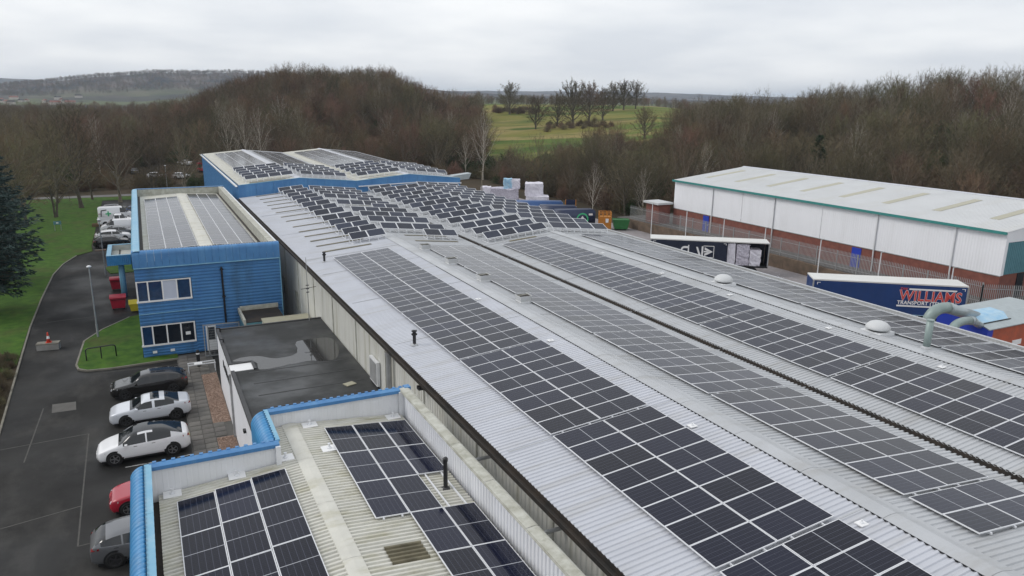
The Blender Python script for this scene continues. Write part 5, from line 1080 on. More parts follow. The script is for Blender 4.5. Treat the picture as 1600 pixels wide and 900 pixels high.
VAN = dict(top=[(0, .8), (.04, 1.0), (.16, 1.22), (.19, 1.3), (.32, 1.88), (.40, 1.95), (.9, 1.95), (.97, 1.9), (1, 1.80)], belt=[(0, .78), (.04, .95), (.16, 1.12), (.3, 1.18), (.9, 1.2), (1, 1.15)])
PI = math.pi
car('parked_car', 'white electric hatchback SUV with black glass roof, nearest white car', 'car', (-1.40, 43.5, 0), PI, 'car_white', L=4.75, Wd=1.92, wb=(.19, .80), rw_=.365, ws=(.235, .44), rw=(.60, .92), glassroof=(.44, .62), sides=(.285, .80), pill=(.535,), **SUV)
car('parked_car', 'silver-white fastback saloon parked between the white SUV and black estate', 'car', (-.97, 48.6, 0), PI, 'car_silver', L=4.6, Wd=1.86, wb=(.20, .805), rw_=.35, rim='rim_dark', ws=(.255, .40), rw=(.68, .86), sides=(.30, .80), pill=(.54,), roofm=(.50, .63, 'car_glass'), **SED)
car('parked_car', 'black estate car with pale windscreen, farthest of the row by the paving', 'car', (-.95, 53.2, 0), PI, 'car_black', L=4.75, Wd=1.86, wb=(.19, .80), rim='rim_dark', ws=(.25, .40), rw=(.86, .95), sides=(.29, .88), pill=(.52, .74), **EST)
car('parked_car', 'red car mostly hidden behind the blue annexe eaves', 'car', (-.85, 37.5, 0), PI, 'car_red', L=4.3, Wd=1.8, wb=(.19, .80), ws=(.25, .42), rw=(.82, .93), sides=(.29, .86), **HAT)
car('parked_car', 'dark grey SUV with its tail out, nearest car beside the annexe', 'car', (-1.35, 33.3, 0), 0.03, 'car_grey', L=4.5, Wd=1.88, wb=(.19, .80), rw_=.37, rim='rim_dark', ws=(.23, .42), rw=(.86, .96), sides=(.27, .90), pill=(.50, .72), **EST)
BG = 'vehicles parked beyond the office'
car('parked_car', 'black hatchback, nearest vehicle in the row beyond the office', 'car', (-4.5, 110.5, 0), R(4), 'car_black', L=4.4, group=BG, ws=(.25, .42), rw=(.82, .93), **HAT)
car('parked_car', 'white hatchback directly behind the black one beyond the office', 'car', (-4.4, 115.2, 0), R(3), 'car_white', L=4.5, group=BG, ws=(.25, .42), rw=(.82, .93), **HAT)
car('parked_car', 'dark grey saloon between the white hatchback and the small white van', 'car', (-3.6, 118.6, 0), R(2), 'car_grey', L=4.5, group=BG, ws=(.255, .40), rw=(.70, .86), sides=(.3, .8), **SED)
car('parked_van', 'small white van with its nose towards the lawn', 'van', (-3.9, 122.3, 0), PI, 'car_white', L=4.6, Wd=1.85, group=BG, ws=(.18, .36), rw=None, sides=(.2, .40), pill=(.5,), van=True, **VAN)
pk = car('parked_pickup', 'white pickup truck with dark open bed', 'pickup', (-4.2, 129.2, 0), R(2), 'car_white', L=5.2, Wd=1.88, group=BG, ws=(.22, .36), rw=(.56, .60), sides=(.25, .55), pill=(.42,), top=[(0, .8), (.04, .95), (.2, 1.1), (.24, 1.16), (.36, 1.72), (.54, 1.74), (.58, 1.5), (.61, .98), (.97, .97), (1, .9)], belt=[(0, .78), (.04, .92), (.2, 1.04), (.5, 1.08), (.62, .94), (.97, .94), (1, .86)])
mb = MB(); mb.box(-2.5, -.62, -.78, .78, .98, 1.02); mb.build('bed_floor', 'black_plastic', pk); mb = MB(); mb.box(-2.55, -.6, .80, .88, .96, 1.25); mb.box(-2.55, -.6, -.88, -.80, .96, 1.25); mb.box(-2.58, -2.5, -.88, .88, .96, 1.25); mb.build('bed_side', 'car_white', pk)
vn = car('parked_van', 'white panel van with black bracket and turquoise cross on its side', 'van', (-4.3, 134.4, 0), R(2), 'car_white', L=5.2, Wd=1.95, group=BG, ws=(.16, .34), rw=None, sides=(.2, .40), pill=(.5,), van=True, rw_=.35, top=[(0, .85), (.04, 1.1), (.15, 1.35), (.18, 1.42), (.31, 2.15), (.40, 2.28), (.9, 2.28), (.97, 2.22), (1, 2.1)], belt=[(0, .8), (.04, 1.0), (.15, 1.25), (.3, 1.32), (.9, 1.35), (1, 1.3)])
mb = MB()
for a, b_ in (((-2.1, 1.75), (-1.35, 1.85)), ((-2.1, 1.75), (-2.2, .75)), ((-2.2, .75), (-1.55, .72))): mb.bar((a[0], -1.0, a[1]), (b_[0], -1.0, b_[1]), .02, .13)
mb.build('side_emblem', 'black_plastic', vn); mb = MB(); mb.bar((-1.55, -1.0, 1.22), (-.75, -1.0, 1.22), .02, .2); mb.bar((-1.15, -1.0, .82), (-1.15, -1.0, 1.62), .02, .2); mb.build('side_emblem', 'ring_green', vn)
car('parked_car', 'dark estate car behind the white panel van', 'car', (-4.6, 143.0, 0), R(2), 'car_grey', L=4.7, group=BG, ws=(.25, .40), rw=(.86, .95), sides=(.29, .88), **EST)
car('parked_car', 'navy car tucked behind the office corner, farthest right in its row', 'car', (-1.2, 140.0, 0), R(2), 'car_blue', L=4.4, group=BG, ws=(.25, .42), rw=(.82, .93), **HAT)
far_cars = [(8.5, 196, 'car_white'), (14.6, 205, 'car_red'), (16.5, 199, 'car_white'), (3.2, 200, 'car_white'), (-1.5, 214, 'car_grey'), (20.4, 214, 'car_white'), (-6.6, 206, 'car_silver'), (10.8, 222, 'car_white'), (24.5, 205, 'car_grey'), (15.5, 215, 'car_red'), (-14, 204, 'car_white'), (-22, 180, 'car_white'), (-26, 178, 'car_silver')]
# ------------------------------------------------------------------ street furniture on the left
def lamp(x, y, h, label):
    t = thing('lamp_post', label, 'lamp post', (x, y, 0), group='lamp posts along the drive')
    mb = MB(); mb.tube([(0, 0, 0), (0, 0, h*.2)], .085, 10); mb.tube([(0, 0, h*.2), (0, 0, h)], [.06, .045], 10); mb.build('pole', 'galv', t)
    mb = MB(); mb.lathe((0, 0, h), [(.06, 0), (.14, .03), (.19, .08), (.17, .14), (.05, .2)], 12); mb.build('lamp_head', 'white_paint', t)
lamp(-4.62, 67.8, 6.0, 'pale lamp post at the tip of the lawn island before the office'); lamp(-4.75, 92.5, 6.2, 'thin lamp post behind the entrance canopy'); lamp(4.3, 163, 6, 'distant lamp post on the grass beyond the office roof')
hr = thing('hoop_barrier', 'dark green tubular hoop rail on the lawn island', 'barrier', (-5.15, 61.6, .1))
mb = MB(); P_ = [(0, 0, 0), (.0, 0, .75)]+bend((0, 0, .75), (0, 0, .95), (.22, .03, .95), 5)+[(1.75, .24, .95)]+bend((1.75, .24, .95), (2.0, .27, .95), (2.0, .27, .72), 5)+[(2.0, .27, 0)]; mb.tube(P_, .045, 8); mb.build('hoop', 'black_metal', hr, smooth=True); mb = MB(); mb.tube([(1.0, .13, 0), (1.0, .13, .95)], .04, 8); mb.build('post', 'black_metal', hr)
cb = thing('concrete_block', 'concrete barrier block standing in the drive', 'block', (-8.0, 66.2, 0), R(-8)); mb = MB(); mb.box(-.78, .78, -.32, .32, .0, .46); mb.build('block', 'concrete', cb); mb = MB(); mb.box(-.80, .80, -.34, .34, .46, .56); mb.build('block_cap', 'kerb', cb)
cn = thing('traffic_cone', 'red traffic cone on top of the concrete block', 'cone', (-7.95, 66.2, .56)); mb = MB(); mb.box(-.2, .2, -.2, .2, 0, .04); mb.build('base', 'cone_red', cn); mb = MB(); mb.lathe((0, 0, .04), [(.15, 0), (.05, .75), (.03, .8)], 14); mb.build('cone', 'cone_red', cn, smooth=True); mb = MB(); mb.lathe((0, 0, .32), [(.114, 0), (.084, .22)], 14); mb.build('reflective_band', 'sign_white', cn)
def bin_(x, y, label, s=1.0):
    t = thing('wheeled_bin', label, 'bin', (x, y, 0), group='red wheeled bins by the canopy')
    mb = MB(); mb.add([(-.55, -.4, .15), (.55, -.4, .15), (.55, .4, .15), (-.55, .4, .15), (-.66, -.5, 1.12), (.66, -.5, 1.12), (.66, .5, 1.12), (-.66, .5, 1.12)], [(0, 3, 2, 1), (0, 1, 5, 4), (1, 2, 6, 5), (2, 3, 7, 6), (3, 0, 4, 7)]); mb.build('body', 'bin_red', t)
    mb = MB(); mb.extr([(-.54, 1.12), (-.54, 1.18), (-.35, 1.29), (.25, 1.36), (.54, 1.30), (.54, 1.12)], 'x', -.70, .70, closed=True); mb.build('lid', 'bin_red', t)
    for a in (-.45, .45):
        for b_ in (-.3, .3): mb = MB(); mb.tube([(a-.03, b_, .09), (a+.03, b_, .09)], .09, 10); mb.build('castor', 'rubber', t)
    mb = MB(); mb.bar((-.6, -.56, 1.0), (.6, -.56, 1.0), .04); mb.build('handle', 'black_plastic', t)
bin_(-3.2, 76.9, 'red four-wheeled bin in front of the canopy post'); bin_(-3.4, 84.9, 'red wheeled bin under the blue canopy')
gb = thing('grit_bin', 'yellow grit bin at the corner of the blue office', 'bin', (-1.75, 75.3, 0.1)); mb = MB(); mb.add([(-.4, -.3, 0), (.4, -.3, 0), (.4, .3, 0), (-.4, .3, 0), (-.52, -.4, .65), (.52, -.4, .65), (.52, .4, .65), (-.52, .4, .65)], [(0, 3, 2, 1), (0, 1, 5, 4), (1, 2, 6, 5), (2, 3, 7, 6), (3, 0, 4, 7)]); mb.build('tub', 'yellow', gb); mb = MB(); mb.extr([(-.46, .65), (-.46, .72), (-.1, .98), (.2, 1.0), (.46, .72), (.46, .65)], 'x', -.56, .56, closed=True); mb.build('lid', 'yellow', gb)
bl = thing('bollard', 'black bollard on the paving by the link wall', 'bollard', (2.4, 57.0, .02)); mb = MB(); mb.lathe((0, 0, 0), [(.12, 0), (.12, 1.25), (.08, 1.33)], 12); mb.build('post', 'black_metal', bl); mb = MB(); mb.lathe((0, 0, 1.0), [(.125, 0), (.125, .1)], 12); mb.build('band', 'sign_white', bl)
ra = thing('white_handrail', 'low white barrier rail with a square plate by the link', 'barrier', (1.6, 56.2, .02)); mb = MB(); mb.bar((0, 0, .62), (1.9, .0, .62), .07); mb.bar((0, -.5, .62), (1.9, -.5, .62), .07)
for x_ in (.05, 1.85): mb.bar((x_, 0, 0), (x_, 0, .6), .06); mb.bar((x_, -.5, 0), (x_, -.5, .6), .06)
mb.build('rail', 'white_paint', ra); mb = MB(); mb.box(.45, 1.0, -.47, -.03, .60, .64); mb.build('plate', 'upvc', ra)
gt = thing('mesh_gate', 'galvanised mesh gate beside the office wall', 'gate', (3.05, 59.0, 0)); mb = MB()
for a, b_ in (((0, 0, .0), (0, 0, 2.65)), ((2.6, 0, 0), (2.6, 0, 2.6)), ((0, 0, 2.6), (2.6, 0, 2.55)), ((.3, 0, 0), (.3, 0, 2.5)), ((0, 0, .1), (2.6, 0, .1))): mb.bar(a, b_, .07)
mb.build('frame', 'galv', gt); mb = MB()
for k in range(24): mb.bar((.35+k*.095, 0, .1), (.35+k*.095, 0, 2.5), .012)
for k in range(12): mb.bar((.3, 0, .2+k*.2), (2.6, 0, .2+k*.2), .012)
mb.build('mesh_infill', 'galv', gt)
gsn = thing('green_notice_board', 'small turquoise notice board on posts in the lawn', 'sign', (-11.9, 126.5, 0)); mb = MB(); mb.box(-.5, .5, -.03, .03, .95, 1.45); mb.build('board', 'teal_clad', gsn)
for x_ in (-.4, .4): mb = MB(); mb.box(x_-.04, x_+.04, -.02, .05, 0, 1.5); mb.build('post', 'galv', gsn)
mb = MB(); mb.box(-.15, .15, -.045, -.03, 1.1, 1.3); mb.build('emblem', 'sign_white', gsn)
tk = thing('timber_stack', 'low timber stack beside the pickup on the grass edge', 'timber', (-7.6, 128.3, .02)); 
for k in range(4): mb = MB(); mb.box(0, 2.1, k*.22, k*.22+.19, 0, .35+.1*(k % 2)); mb.build('timber', 'wood', tk)
kb = thing('kerb_stone', 'pinkish kerb stone at the end of the parking row', 'kerb', (-6.4, 107.8, 0)); mb = MB(); mb.box(0, 1.25, 0, .3, 0, .14); kb2 = mb.build('stone', 'gravel_red', kb); mb = MB(); mb.box(-.02, .62, -.02, .32, .14, .15); mb.build('moss_patch', 'kerb', kb)
for k, (x, y, c) in enumerate(far_cars):
    car('parked_car', '%s car glimpsed through the trees beyond the path' % {'car_white': 'white', 'car_red': 'red', 'car_grey': 'dark grey', 'car_silver': 'silver'}[c], 'car', (x, y, float(terr(x, y))+.02), random.choice((0, PI/2, 2.2)), c, L=4.4, group='cars behind the trees, '+c, ws=(.25, .42), rw=(.82, .93), **HAT)

# ------------------------------------------------------------------ trees
def rot_about(v, ax, a): return Matrix.Rotation(a, 3, ax) @ v
def perp(d):
    u = Vector((0, 0, 1)) if abs(d.z) < .9 else Vector((1, 0, 0)); return d.cross(u).normalized()
def tree_proto(seed, H, spread, tr, bark, twig, first=.22, up=.55, nl=18, tw=.030, dens=1.0, fork=False, vis=False):
    rnd = random.Random(seed); T = MB(); C = MB(); rg = np.random.default_rng(seed)
    tri_p, tri_d, tri_l = [], [], []
    def poly(p, d, L, n, curl, jit):
        pts = [p.copy()]; d = d.copy()
        for _ in range(n):
            d = (d+Vector((rnd.gauss(0, jit), rnd.gauss(0, jit), rnd.gauss(0, jit)*.6+curl))).normalized(); p = p+d*(L/n); pts.append(p)
        return pts, d
    stems = []
    if fork:
        for k in range(3): a = rnd.uniform(0, 6.3); stems.append((Vector((math.cos(a)*.2, math.sin(a)*.2, 0)), Vector((math.cos(a)*.22, math.sin(a)*.22, 1)).normalized(), H*rnd.uniform(.8, .95), tr*.7))
    else: stems.append((Vector((0, 0, 0)), Vector((rnd.uniform(-.05, .05), rnd.uniform(-.05, .05), 1)).normalized(), H*.9, tr))
    for sp, sd, sh, sr in stems:
        lead = .80 if up > .65 else .66                       # how high the leader runs before it dissolves into limbs
        tp, _ = poly(sp, sd, sh*lead, 8, .04, .05)
        rad = [sr*(1-.80*(k/8)**.9) for k in range(9)]; rad[0] *= 1.25
        T.tube(tp, rad, 7, cap=False)
        m_ = nl if not fork else nl*2//3; cz = H*(first+.5*(1-first)); rz_ = H-cz
        cx_, cy_ = (tp[-1].x*.6, tp[-1].y*.6)
        for q in range(m_):
            g = (q+rnd.random()*.8)/m_; f = first*.8+(.97-first*.8)*g**.8; k = min(int(f*8), 7); p = tp[k].lerp(tp[k+1], f*8-k); az = q*2.399+rnd.uniform(-.5, .5)
            lat = -.35+1.85*g**.9+rnd.uniform(-.15, .15); lat = min(lat, 1.5)   # aim for a point on the crown dome
            s_ = rnd.uniform(.82, 1.04); e = Vector((cx_+math.cos(az)*math.cos(lat)*spread*s_, cy_+math.sin(az)*math.cos(lat)*spread*s_, cz+math.sin(lat)*rz_*s_))
            if e.z < p.z+.3: e.z = p.z+rnd.uniform(.3, 1.2)
            mid = p.lerp(e, .5)+Vector((math.cos(az)*.08*spread, math.sin(az)*.08*spread, -.02*H*rnd.random()+.03*H)); Lb = (e-p).length; r1 = sr*.42*(1-.55*f)
            lp = []
            for t_ in np.linspace(0, 1, 6): w_ = p*(1-t_)**2+mid*2*t_*(1-t_)+e*t_*t_; lp.append(w_+Vector((rnd.gauss(0, .04), rnd.gauss(0, .04), rnd.gauss(0, .03)))*Lb*.6*(1 if 0 < t_ < 1 else 0))
            T.tube(lp, [r1, r1*.8, r1*.62, r1*.45, r1*.3, r1*.14], 5, cap=False)
            for s in range(8):
                fs2 = .2+.8*(s+rnd.random()*.6)/8; kk = min(int(fs2*5), 4); pp = lp[kk].lerp(lp[kk+1], min(fs2*5-kk, 1)); base = (lp[kk+1]-lp[kk]).normalized()
                out = (pp-Vector((cx_, cy_, cz*.8))).normalized()
                dd = (base*.6+out*.45+Vector((rnd.gauss(0, .5), rnd.gauss(0, .5), rnd.gauss(.08, .38)))).normalized(); Ls = Lb*rnd.uniform(.22, .42)*(1.15-.6*fs2)+.25
                bp, bd = poly(pp, dd, Ls, 3, .03, .14); (T if vis else C).tube(bp, [max(r1*.26, .014), max(r1*.18, .011), .010, .006], 3, cap=False)
                nt_ = int(14*dens)
                for _ in range(nt_):
                    g2 = rnd.uniform(.1, 1)*3; k3 = min(int(g2), 2); o = bp[k3].lerp(bp[k3+1], g2-k3); bd3 = (bp[k3+1]-bp[k3]).normalized()
                    d3 = (bd3*.6+out*.35+Vector((rnd.gauss(0, .6), rnd.gauss(0, .6), rnd.gauss(.15, .5)))).normalized(); l3 = rnd.uniform(.4, 1.0)*(H/13)
                    tri_p.append(o); tri_d.append(d3); tri_l.append(l3)
                    if rnd.random() < .75: o2 = o+d3*l3*rnd.uniform(.3, .7); d4 = (d3+Vector((rnd.gauss(0, .5), rnd.gauss(0, .5), rnd.gauss(.1, .45)))).normalized(); tri_p.append(o2); tri_d.append(d4); tri_l.append(l3*.6)
    p = np.array(tri_p); d = np.array(tri_d); l = np.array(tri_l)[:, None]
    r = rg.normal(size=p.shape); a = np.cross(d, r); a /= np.linalg.norm(a, axis=1)[:, None]; w = tw*(.6+.6*rg.random((len(p), 1)))
    V_ = np.stack([p-a*w/2, p+a*w/2, p+d*l], 1).reshape(-1, 3); o = len(C.v)
    C.v += [tuple(v) for v in V_]; C.f += [(o+3*i, o+3*i+1, o+3*i+2) for i in range(len(p))]; C.m += [0]*len(p)
    return T.mesh('trunk', bark, True), C.mesh('crown', twig)
def conifer_proto(seed, H, spread, mat_n, droop=.25, levels=26, per=7, full=False):
    rnd = random.Random(seed); T = MB(); T.tube([(0, 0, 0), (0, 0, H*.5), (0, 0, H)], [H*.022, H*.013, .02], 8, cap=False); C = MB(); V_ = []; 
    for q in range(levels):
        f = (q+.5)/levels; z = H*(.15+.83*f)
        for s in range(per):
            az = rnd.uniform(0, 6.283); L = spread*((.62+1.1*f) if f < .345 and full else ((1-f)/(.655 if full else 1))**.8)*rnd.uniform(.7, 1.12)+.25; d = Vector((math.cos(az), math.sin(az), -droop+.5*f+rnd.uniform(-.12, .12))).normalized(); e = Vector((0, 0, z))+d*L
            T.tube([(0, 0, z), tuple(Vector((0, 0, z))+d*L*.6), tuple(e+Vector((0, 0, .1*L)))], [.05*(1-f)+.015, .03*(1-f)+.01, .006], 4, cap=False)
            for _ in range(int(46*L/spread*(spread/4)**.5)+12):
                g = rnd.uniform(.18, 1.02); o = Vector((0, 0, z))+d*L*g+Vector((0, 0, .1*L*g*g)); sd = d.cross(Vector((0, 0, 1))).normalized(); wv = L*.30*(1.1-g)+.12
                o = o+sd*rnd.uniform(-wv, wv)+Vector((0, 0, rnd.gauss(-.05, .08))); td = (d+sd*rnd.gauss(0, .6)+Vector((0, 0, rnd.gauss(-.15, .3)))).normalized(); l = rnd.uniform(.28, .6); w = rnd.uniform(.05, .11); a = td.cross(Vector((rnd.gauss(0, 1), rnd.gauss(0, 1), rnd.gauss(0, 1)))).normalized()*w
                V_ += [o-a, o+a, o+td*l]
    o = len(C.v); C.v += [tuple(v) for v in V_]; n = len(V_)//3; C.f += [(3*i, 3*i+1, 3*i+2) for i in range(n)]; C.m += [0]*n
    return T.mesh('trunk', 'bark', True), C.mesh('crown', mat_n)
def shrub_proto(seed, H, Wd, mat_n, n=1500, w=.03, leaf=False):
    rg = np.random.default_rng(seed); C = MB(); th = rg.uniform(0, 6.283, n); ph = rg.uniform(.15, 1.5, n); rr = rg.random(n)**.45
    c = np.stack([np.cos(th)*np.cos(ph)*Wd*rr, np.sin(th)*np.cos(ph)*Wd*rr, np.sin(ph)*H*rr], 1); lump = 1+.28*np.sin(3*th+seed)[:, None]*np.cos(2*ph)[:, None]; c *= lump
    d = c/np.maximum(np.linalg.norm(c, axis=1)[:, None], .1)+rg.normal(0, .5, c.shape)+np.array([0, 0, .5]); d /= np.linalg.norm(d, axis=1)[:, None]
    a = np.cross(d, rg.normal(size=c.shape)); a /= np.linalg.norm(a, axis=1)[:, None]; l = rg.uniform(.3, .9, (n, 1))*(.35 if leaf else 1)*max(.5, H/3); ww = w*(2.8 if leaf else 1)
    V_ = np.stack([c-a*ww, c+a*ww, c+d*l], 1).reshape(-1, 3); C.v = [tuple(v) for v in V_]; C.f = [(3*i, 3*i+1, 3*i+2) for i in range(n)]; C.m = [0]*n
    for k in range(9):
        a_ = k*.7; C.tube([(0, 0, -.1), (math.cos(a_)*Wd*.3, math.sin(a_)*Wd*.3, H*.45), (math.cos(a_)*Wd*.55, math.sin(a_)*Wd*.55, H*.8)], [.05, .03, .01], 3, cap=False)
    return C.mesh('shrub', mat_n)
PROTO = [('bare brown', tree_proto(1, 12.5, 4.8, .27, 'bark_pale', 'twig_brown', up=.5, dens=.68)), ('bare reddish-brown', tree_proto(2, 11.5, 4.6, .17, 'bark', 'twig_red', up=.55)), ('bare olive-brown', tree_proto(3, 12, 5.0, .20, 'bark', 'twig_olive', up=.5, fork=True, dens=.72)),
         ('bare grey-brown', tree_proto(4, 13, 4.8, .26, 'bark_pale', 'twig_grey', up=.6, vis=True, dens=.55)), ('slender reddish', tree_proto(5, 12, 3.6, .13, 'bark', 'twig_red', up=.7, nl=17)), ('pale-stemmed birch', tree_proto(6, 12.5, 2.7, .13, 'bark_birch', 'twig_brown', up=.8, nl=18, vis=True, dens=.55)), ('bare olive', tree_proto(8, 11.5, 5.2, .24, 'bark', 'twig_olive', up=.5, nl=22))]
OAK = [tree_proto(11, 14, 6.4, .48, 'bark', 'twig_grey', first=.12, up=.42, nl=28, tw=.085, vis=True, dens=1.5), tree_proto(12, 14, 5.8, .42, 'bark', 'twig_brown', first=.12, up=.48, nl=28, tw=.08, vis=True, dens=1.4)]
SPARSE = tree_proto(13, 13, 3.6, .25, 'bark', 'twig_grey', first=.35, up=.6, nl=10, tw=.035, vis=True, dens=.25)
CON = conifer_proto(21, 15.5, 5.0, 'needle', .15, 36, 11, True); CON2 = conifer_proto(22, 13, 2.9, 'needle_green', .12, 26, 7)
SHR = [shrub_proto(31, 3.2, 2.6, 'twig_brown'), shrub_proto(32, 2.6, 2.4, 'twig_olive'), shrub_proto(33, 3.0, 2.2, 'twig_red'), shrub_proto(34, 2.4, 2.0, 'leaf_green', 1400, .03, True)]
def plant(proto, name, label, cat, x, y, s=1.0, group=None, z=None, rz=None, sz=1.0):
    z = float(terr(x, y)) if z is None else z; t = thing(name, label, cat, (x, y, z-.05), random.uniform(0, 6.28) if rz is None else rz, group); t.scale = (s, s, s*sz)
    link('trunk', proto[0], t); link('crown', proto[1], t); return t
def polar(px, d):                                            # ground position under image column px (of 1600) at distance d
    th = yaw+math.atan((px-800)/1153.016); return d*math.sin(th), d*math.cos(th)
# distinct trees
plant(CON, 'cedar_tree', 'dark blue-green cedar overhanging the lawn at the left edge', 'tree', -13.9, 80.0, 1.0, z=0)
plant(PROTO[6][1], 'bare_tree', 'broad bare tree with stout trunk on the lawn left of the parked cars', 'tree', -10.2, 151.3, 1.5, z=0); plant(PROTO[0][1], 'bare_tree', 'bare tree by the path behind the parked vans', 'tree', -4.1, 157, 1.15, z=0)
plant(CON, 'cedar_tree', 'second dark cedar behind the first at the left edge', 'tree', -16.0, 94.0, 1.02, z=0)
for x, y, s, k, lb in [(-17.5, 112, 1.0, 6, 'olive bare tree just behind the cedars'), (-21, 120, 1.05, 0, 'brown bare tree left of the notice board'), (-16.5, 133, .95, 6, 'olive bare tree behind the notice board'), (-24, 140, 1.1, 1, 'reddish bare tree by the path at the far left'), (-18.5, 150, 1.0, 3, 'grey bare tree near the path left of the broad tree'), (-14.5, 160, .9, 0, 'brown bare tree at the path edge behind the broad tree'), (1.5, 161, .9, 2, 'olive-brown forked tree behind the office roof'), (7.5, 163, .85, 0, 'bare tree left of the rear hall corner'), (-13.2, 141, 1.0, 2, 'forked bare tree on the lawn behind the notice board'), (-20.5, 161, 1.1, 6, 'olive bare tree beside the path end of the lawn'), (-9.0, 163, .95, 1, 'reddish bare tree where the path meets the lawn edge'), (-26, 128, 1.1, 0, 'brown bare tree deep in the left lawn'), (-17.2, 124, 1.05, 1, 'reddish bare tree between cedars and notice board')]:
    plant(PROTO[k][1], 'bare_tree', lb, 'tree', x, y, s*1.22, z=0)
oaks = [(793, 400, 1.12, 0), (833, 335, 1.0, 1), (866, 345, 1.0, 0), (890, 352, 1.35, 0), (914, 358, 1.3, 1), (935, 372, 1.05, 0), (950, 430, 1.1, 1), (966, 440, 1.12, 0), (984, 450, 1.1, 1), (1000, 300, .85, 1)]
ONM = ['leftmost skyline oak standing alone at the top of the meadow', 'rounded oak in front of the meadow hedge', 'oak at the left of the big skyline clump', 'largest bare oak of the skyline clump', 'oak at the right of the big skyline clump', 'low oak at the far right foot of the big clump', 'leftmost of the three small skyline oaks', 'middle of the three small skyline oaks', 'rightmost of the three small skyline oaks', 'squat oak where the meadow meets the wood']
for (px, d, s, k), lb in zip(oaks, ONM): plant(OAK[k], 'oak_tree', 'bare '+lb if not lb.startswith(('largest')) else lb, 'tree', *polar(px, d), s)
for px, d, s, lb in [(1057, 300, .9, 'left'), (1072, 310, .85, 'right')]: plant(SPARSE, 'sparse_tree', '%s of two sparse dead-looking trees at the right meadow edge' % lb, 'tree', *polar(px, d), s)
for px, d, s, lb in [(1270, 165, .95, 'dark green pine in the wood behind the warehouse'), (741, 235, .7, 'small dark conifer at the right end of the wooded hill'), (8, 240, .6, 'left of two small dark firs at the far left'), (19, 245, .58, 'right of two small dark firs at the far left'), (305, 330, .6, 'dark conifer on the skyline left of the wooded hill')]: plant(CON2, 'conifer_tree', lb, 'tree', *polar(px, d), s)
for px, d, s, lb in [(158, 200, 1.2, 'pale birch stem amid the far left trees'), (360, 186, 1.35, 'leftmost pale birch on the wooded hill above the rear hall'), (386, 188, 1.4, 'second pale birch on the wooded hill above the rear hall'), (409, 187, 1.35, 'third pale birch on the wooded hill above the rear hall'), (443, 215, 1.35, 'tall pale birch high on the wooded hill'), (753, 187, 1.4, 'white-stemmed birch at the right end of the wooded hill'), (925, 130, .75, 'pale crooked birch behind the compactors'), (1003, 128, .7, 'young pale tree at the far end of the fence'), (1348, 150, .85, 'white leaning birch behind the warehouse roof')]:
    plant(PROTO[5][1], 'birch_tree', lb, 'tree', *polar(px, d), s)
plant(SPARSE, 'bare_tree', 'bare bush-like tree overhanging the near corner of the warehouse', 'tree', 76.5, 38.5, .52, z=.5)
plant(PROTO[0][1], 'bare_tree', 'lone bare tree at the lower edge of the meadow', 'tree', *polar(838, 205), .85); plant(PROTO[3][1], 'bare_tree', 'second bare tree at the lower edge of the meadow', 'tree', *polar(866, 212), .75)
# the woods
cand = []
rg = np.random.default_rng(5)
def scatter(th0, th1, d0, d1, sp, fn):
    A = math.radians(th1-th0)*(d1*d1-d0*d0)/2
    for _ in range(int(A/(sp*sp))):
        th = rg.uniform(th0, th1); d = math.sqrt(rg.uniform(d0*d0, d1*d1)); x, y = d*math.sin(R(th)), d*math.cos(R(th))
        if fn(x, y, th, d): cand.append((d, x, y, th))
site = lambda x, y, m=0: min(rdist(x, y, -90, 76, -120, 171+m), rdist(x, y, 69, 106, 20, 99+m)) > 0
scatter(-13, 24.0, 172, 420, 5.2, lambda x, y, th, d: site(x, y, 4) and (th > 4 or d > 190) and not (-3 < x < 26 and 186 < y < 224 and rg.random() < .7))
scatter(-13, 6, 420, 760, 10, lambda x, y, th, d: True)
scatter(23.2, 34.5, 150, 215, 4.6, lambda x, y, th, d: site(x, y, 2) and (d < 188 or th > 32))
scatter(33.5, 70, 105, 250, 4.9, lambda x, y, th, d: site(x, y, 3) and not (th < 38 and d > 190))
scatter(17, 46, 560, 720, 9, lambda x, y, th, d: True)
scatter(-14, 12, 2130, 2760, 13.5, lambda x, y, th, d: True)
scatter(36.5, 50, 200, 330, 7, lambda x, y, th, d: th > 39.5)
cand.sort(key=lambda c: c[0])
inview = [c for c in cand if -8.6 < c[3] < 61.8]
KW = [('at the far left beyond the path', lambda th: th < -3), ('in the left wood beyond the parked vans', lambda th: th < 2.5), ('in the wood just left of the rear hall', lambda th: th < 7), ('on the hill above the rear hall left gable', lambda th: th < 14), ('on the hill above the rear hall right gable', lambda th: th < 20), ('in the scrubby wood behind the bales', lambda th: th < 28.5), ('in the scrubby wood behind the compactors', lambda th: th < 35), ('in the wood behind the far end of the fence', lambda th: th < 41), ('behind the far half of the warehouse', lambda th: th < 49), ('behind the middle of the warehouse roof', lambda th: th < 53), ('behind the near third of the warehouse', lambda th: th < 57.5), ('behind the warehouse at the right photo edge', lambda th: True)]
def kind_of(th, d):
    w = np.array([3, 3, 1.6, 1.2, 3, .45, 1.2] if th < 24 else [2.2, 1.8, 2.2, 2.6, 1.6, .6, 2.2])
    v_ = float(vnoise(np.array(d*math.sin(R(th))), np.array(d*math.cos(R(th))), 17.0, 9)); w = w*np.exp(2.2*v_*np.array([0, 1, -1, -.6, 1.2, .2, -1.1]))
    if d > 2000: w = w*np.array([0, 1, 1, 0, 1, 0, 1])
    return int(rg.choice(7, p=np.array(w)/sum(w)))
used = set()
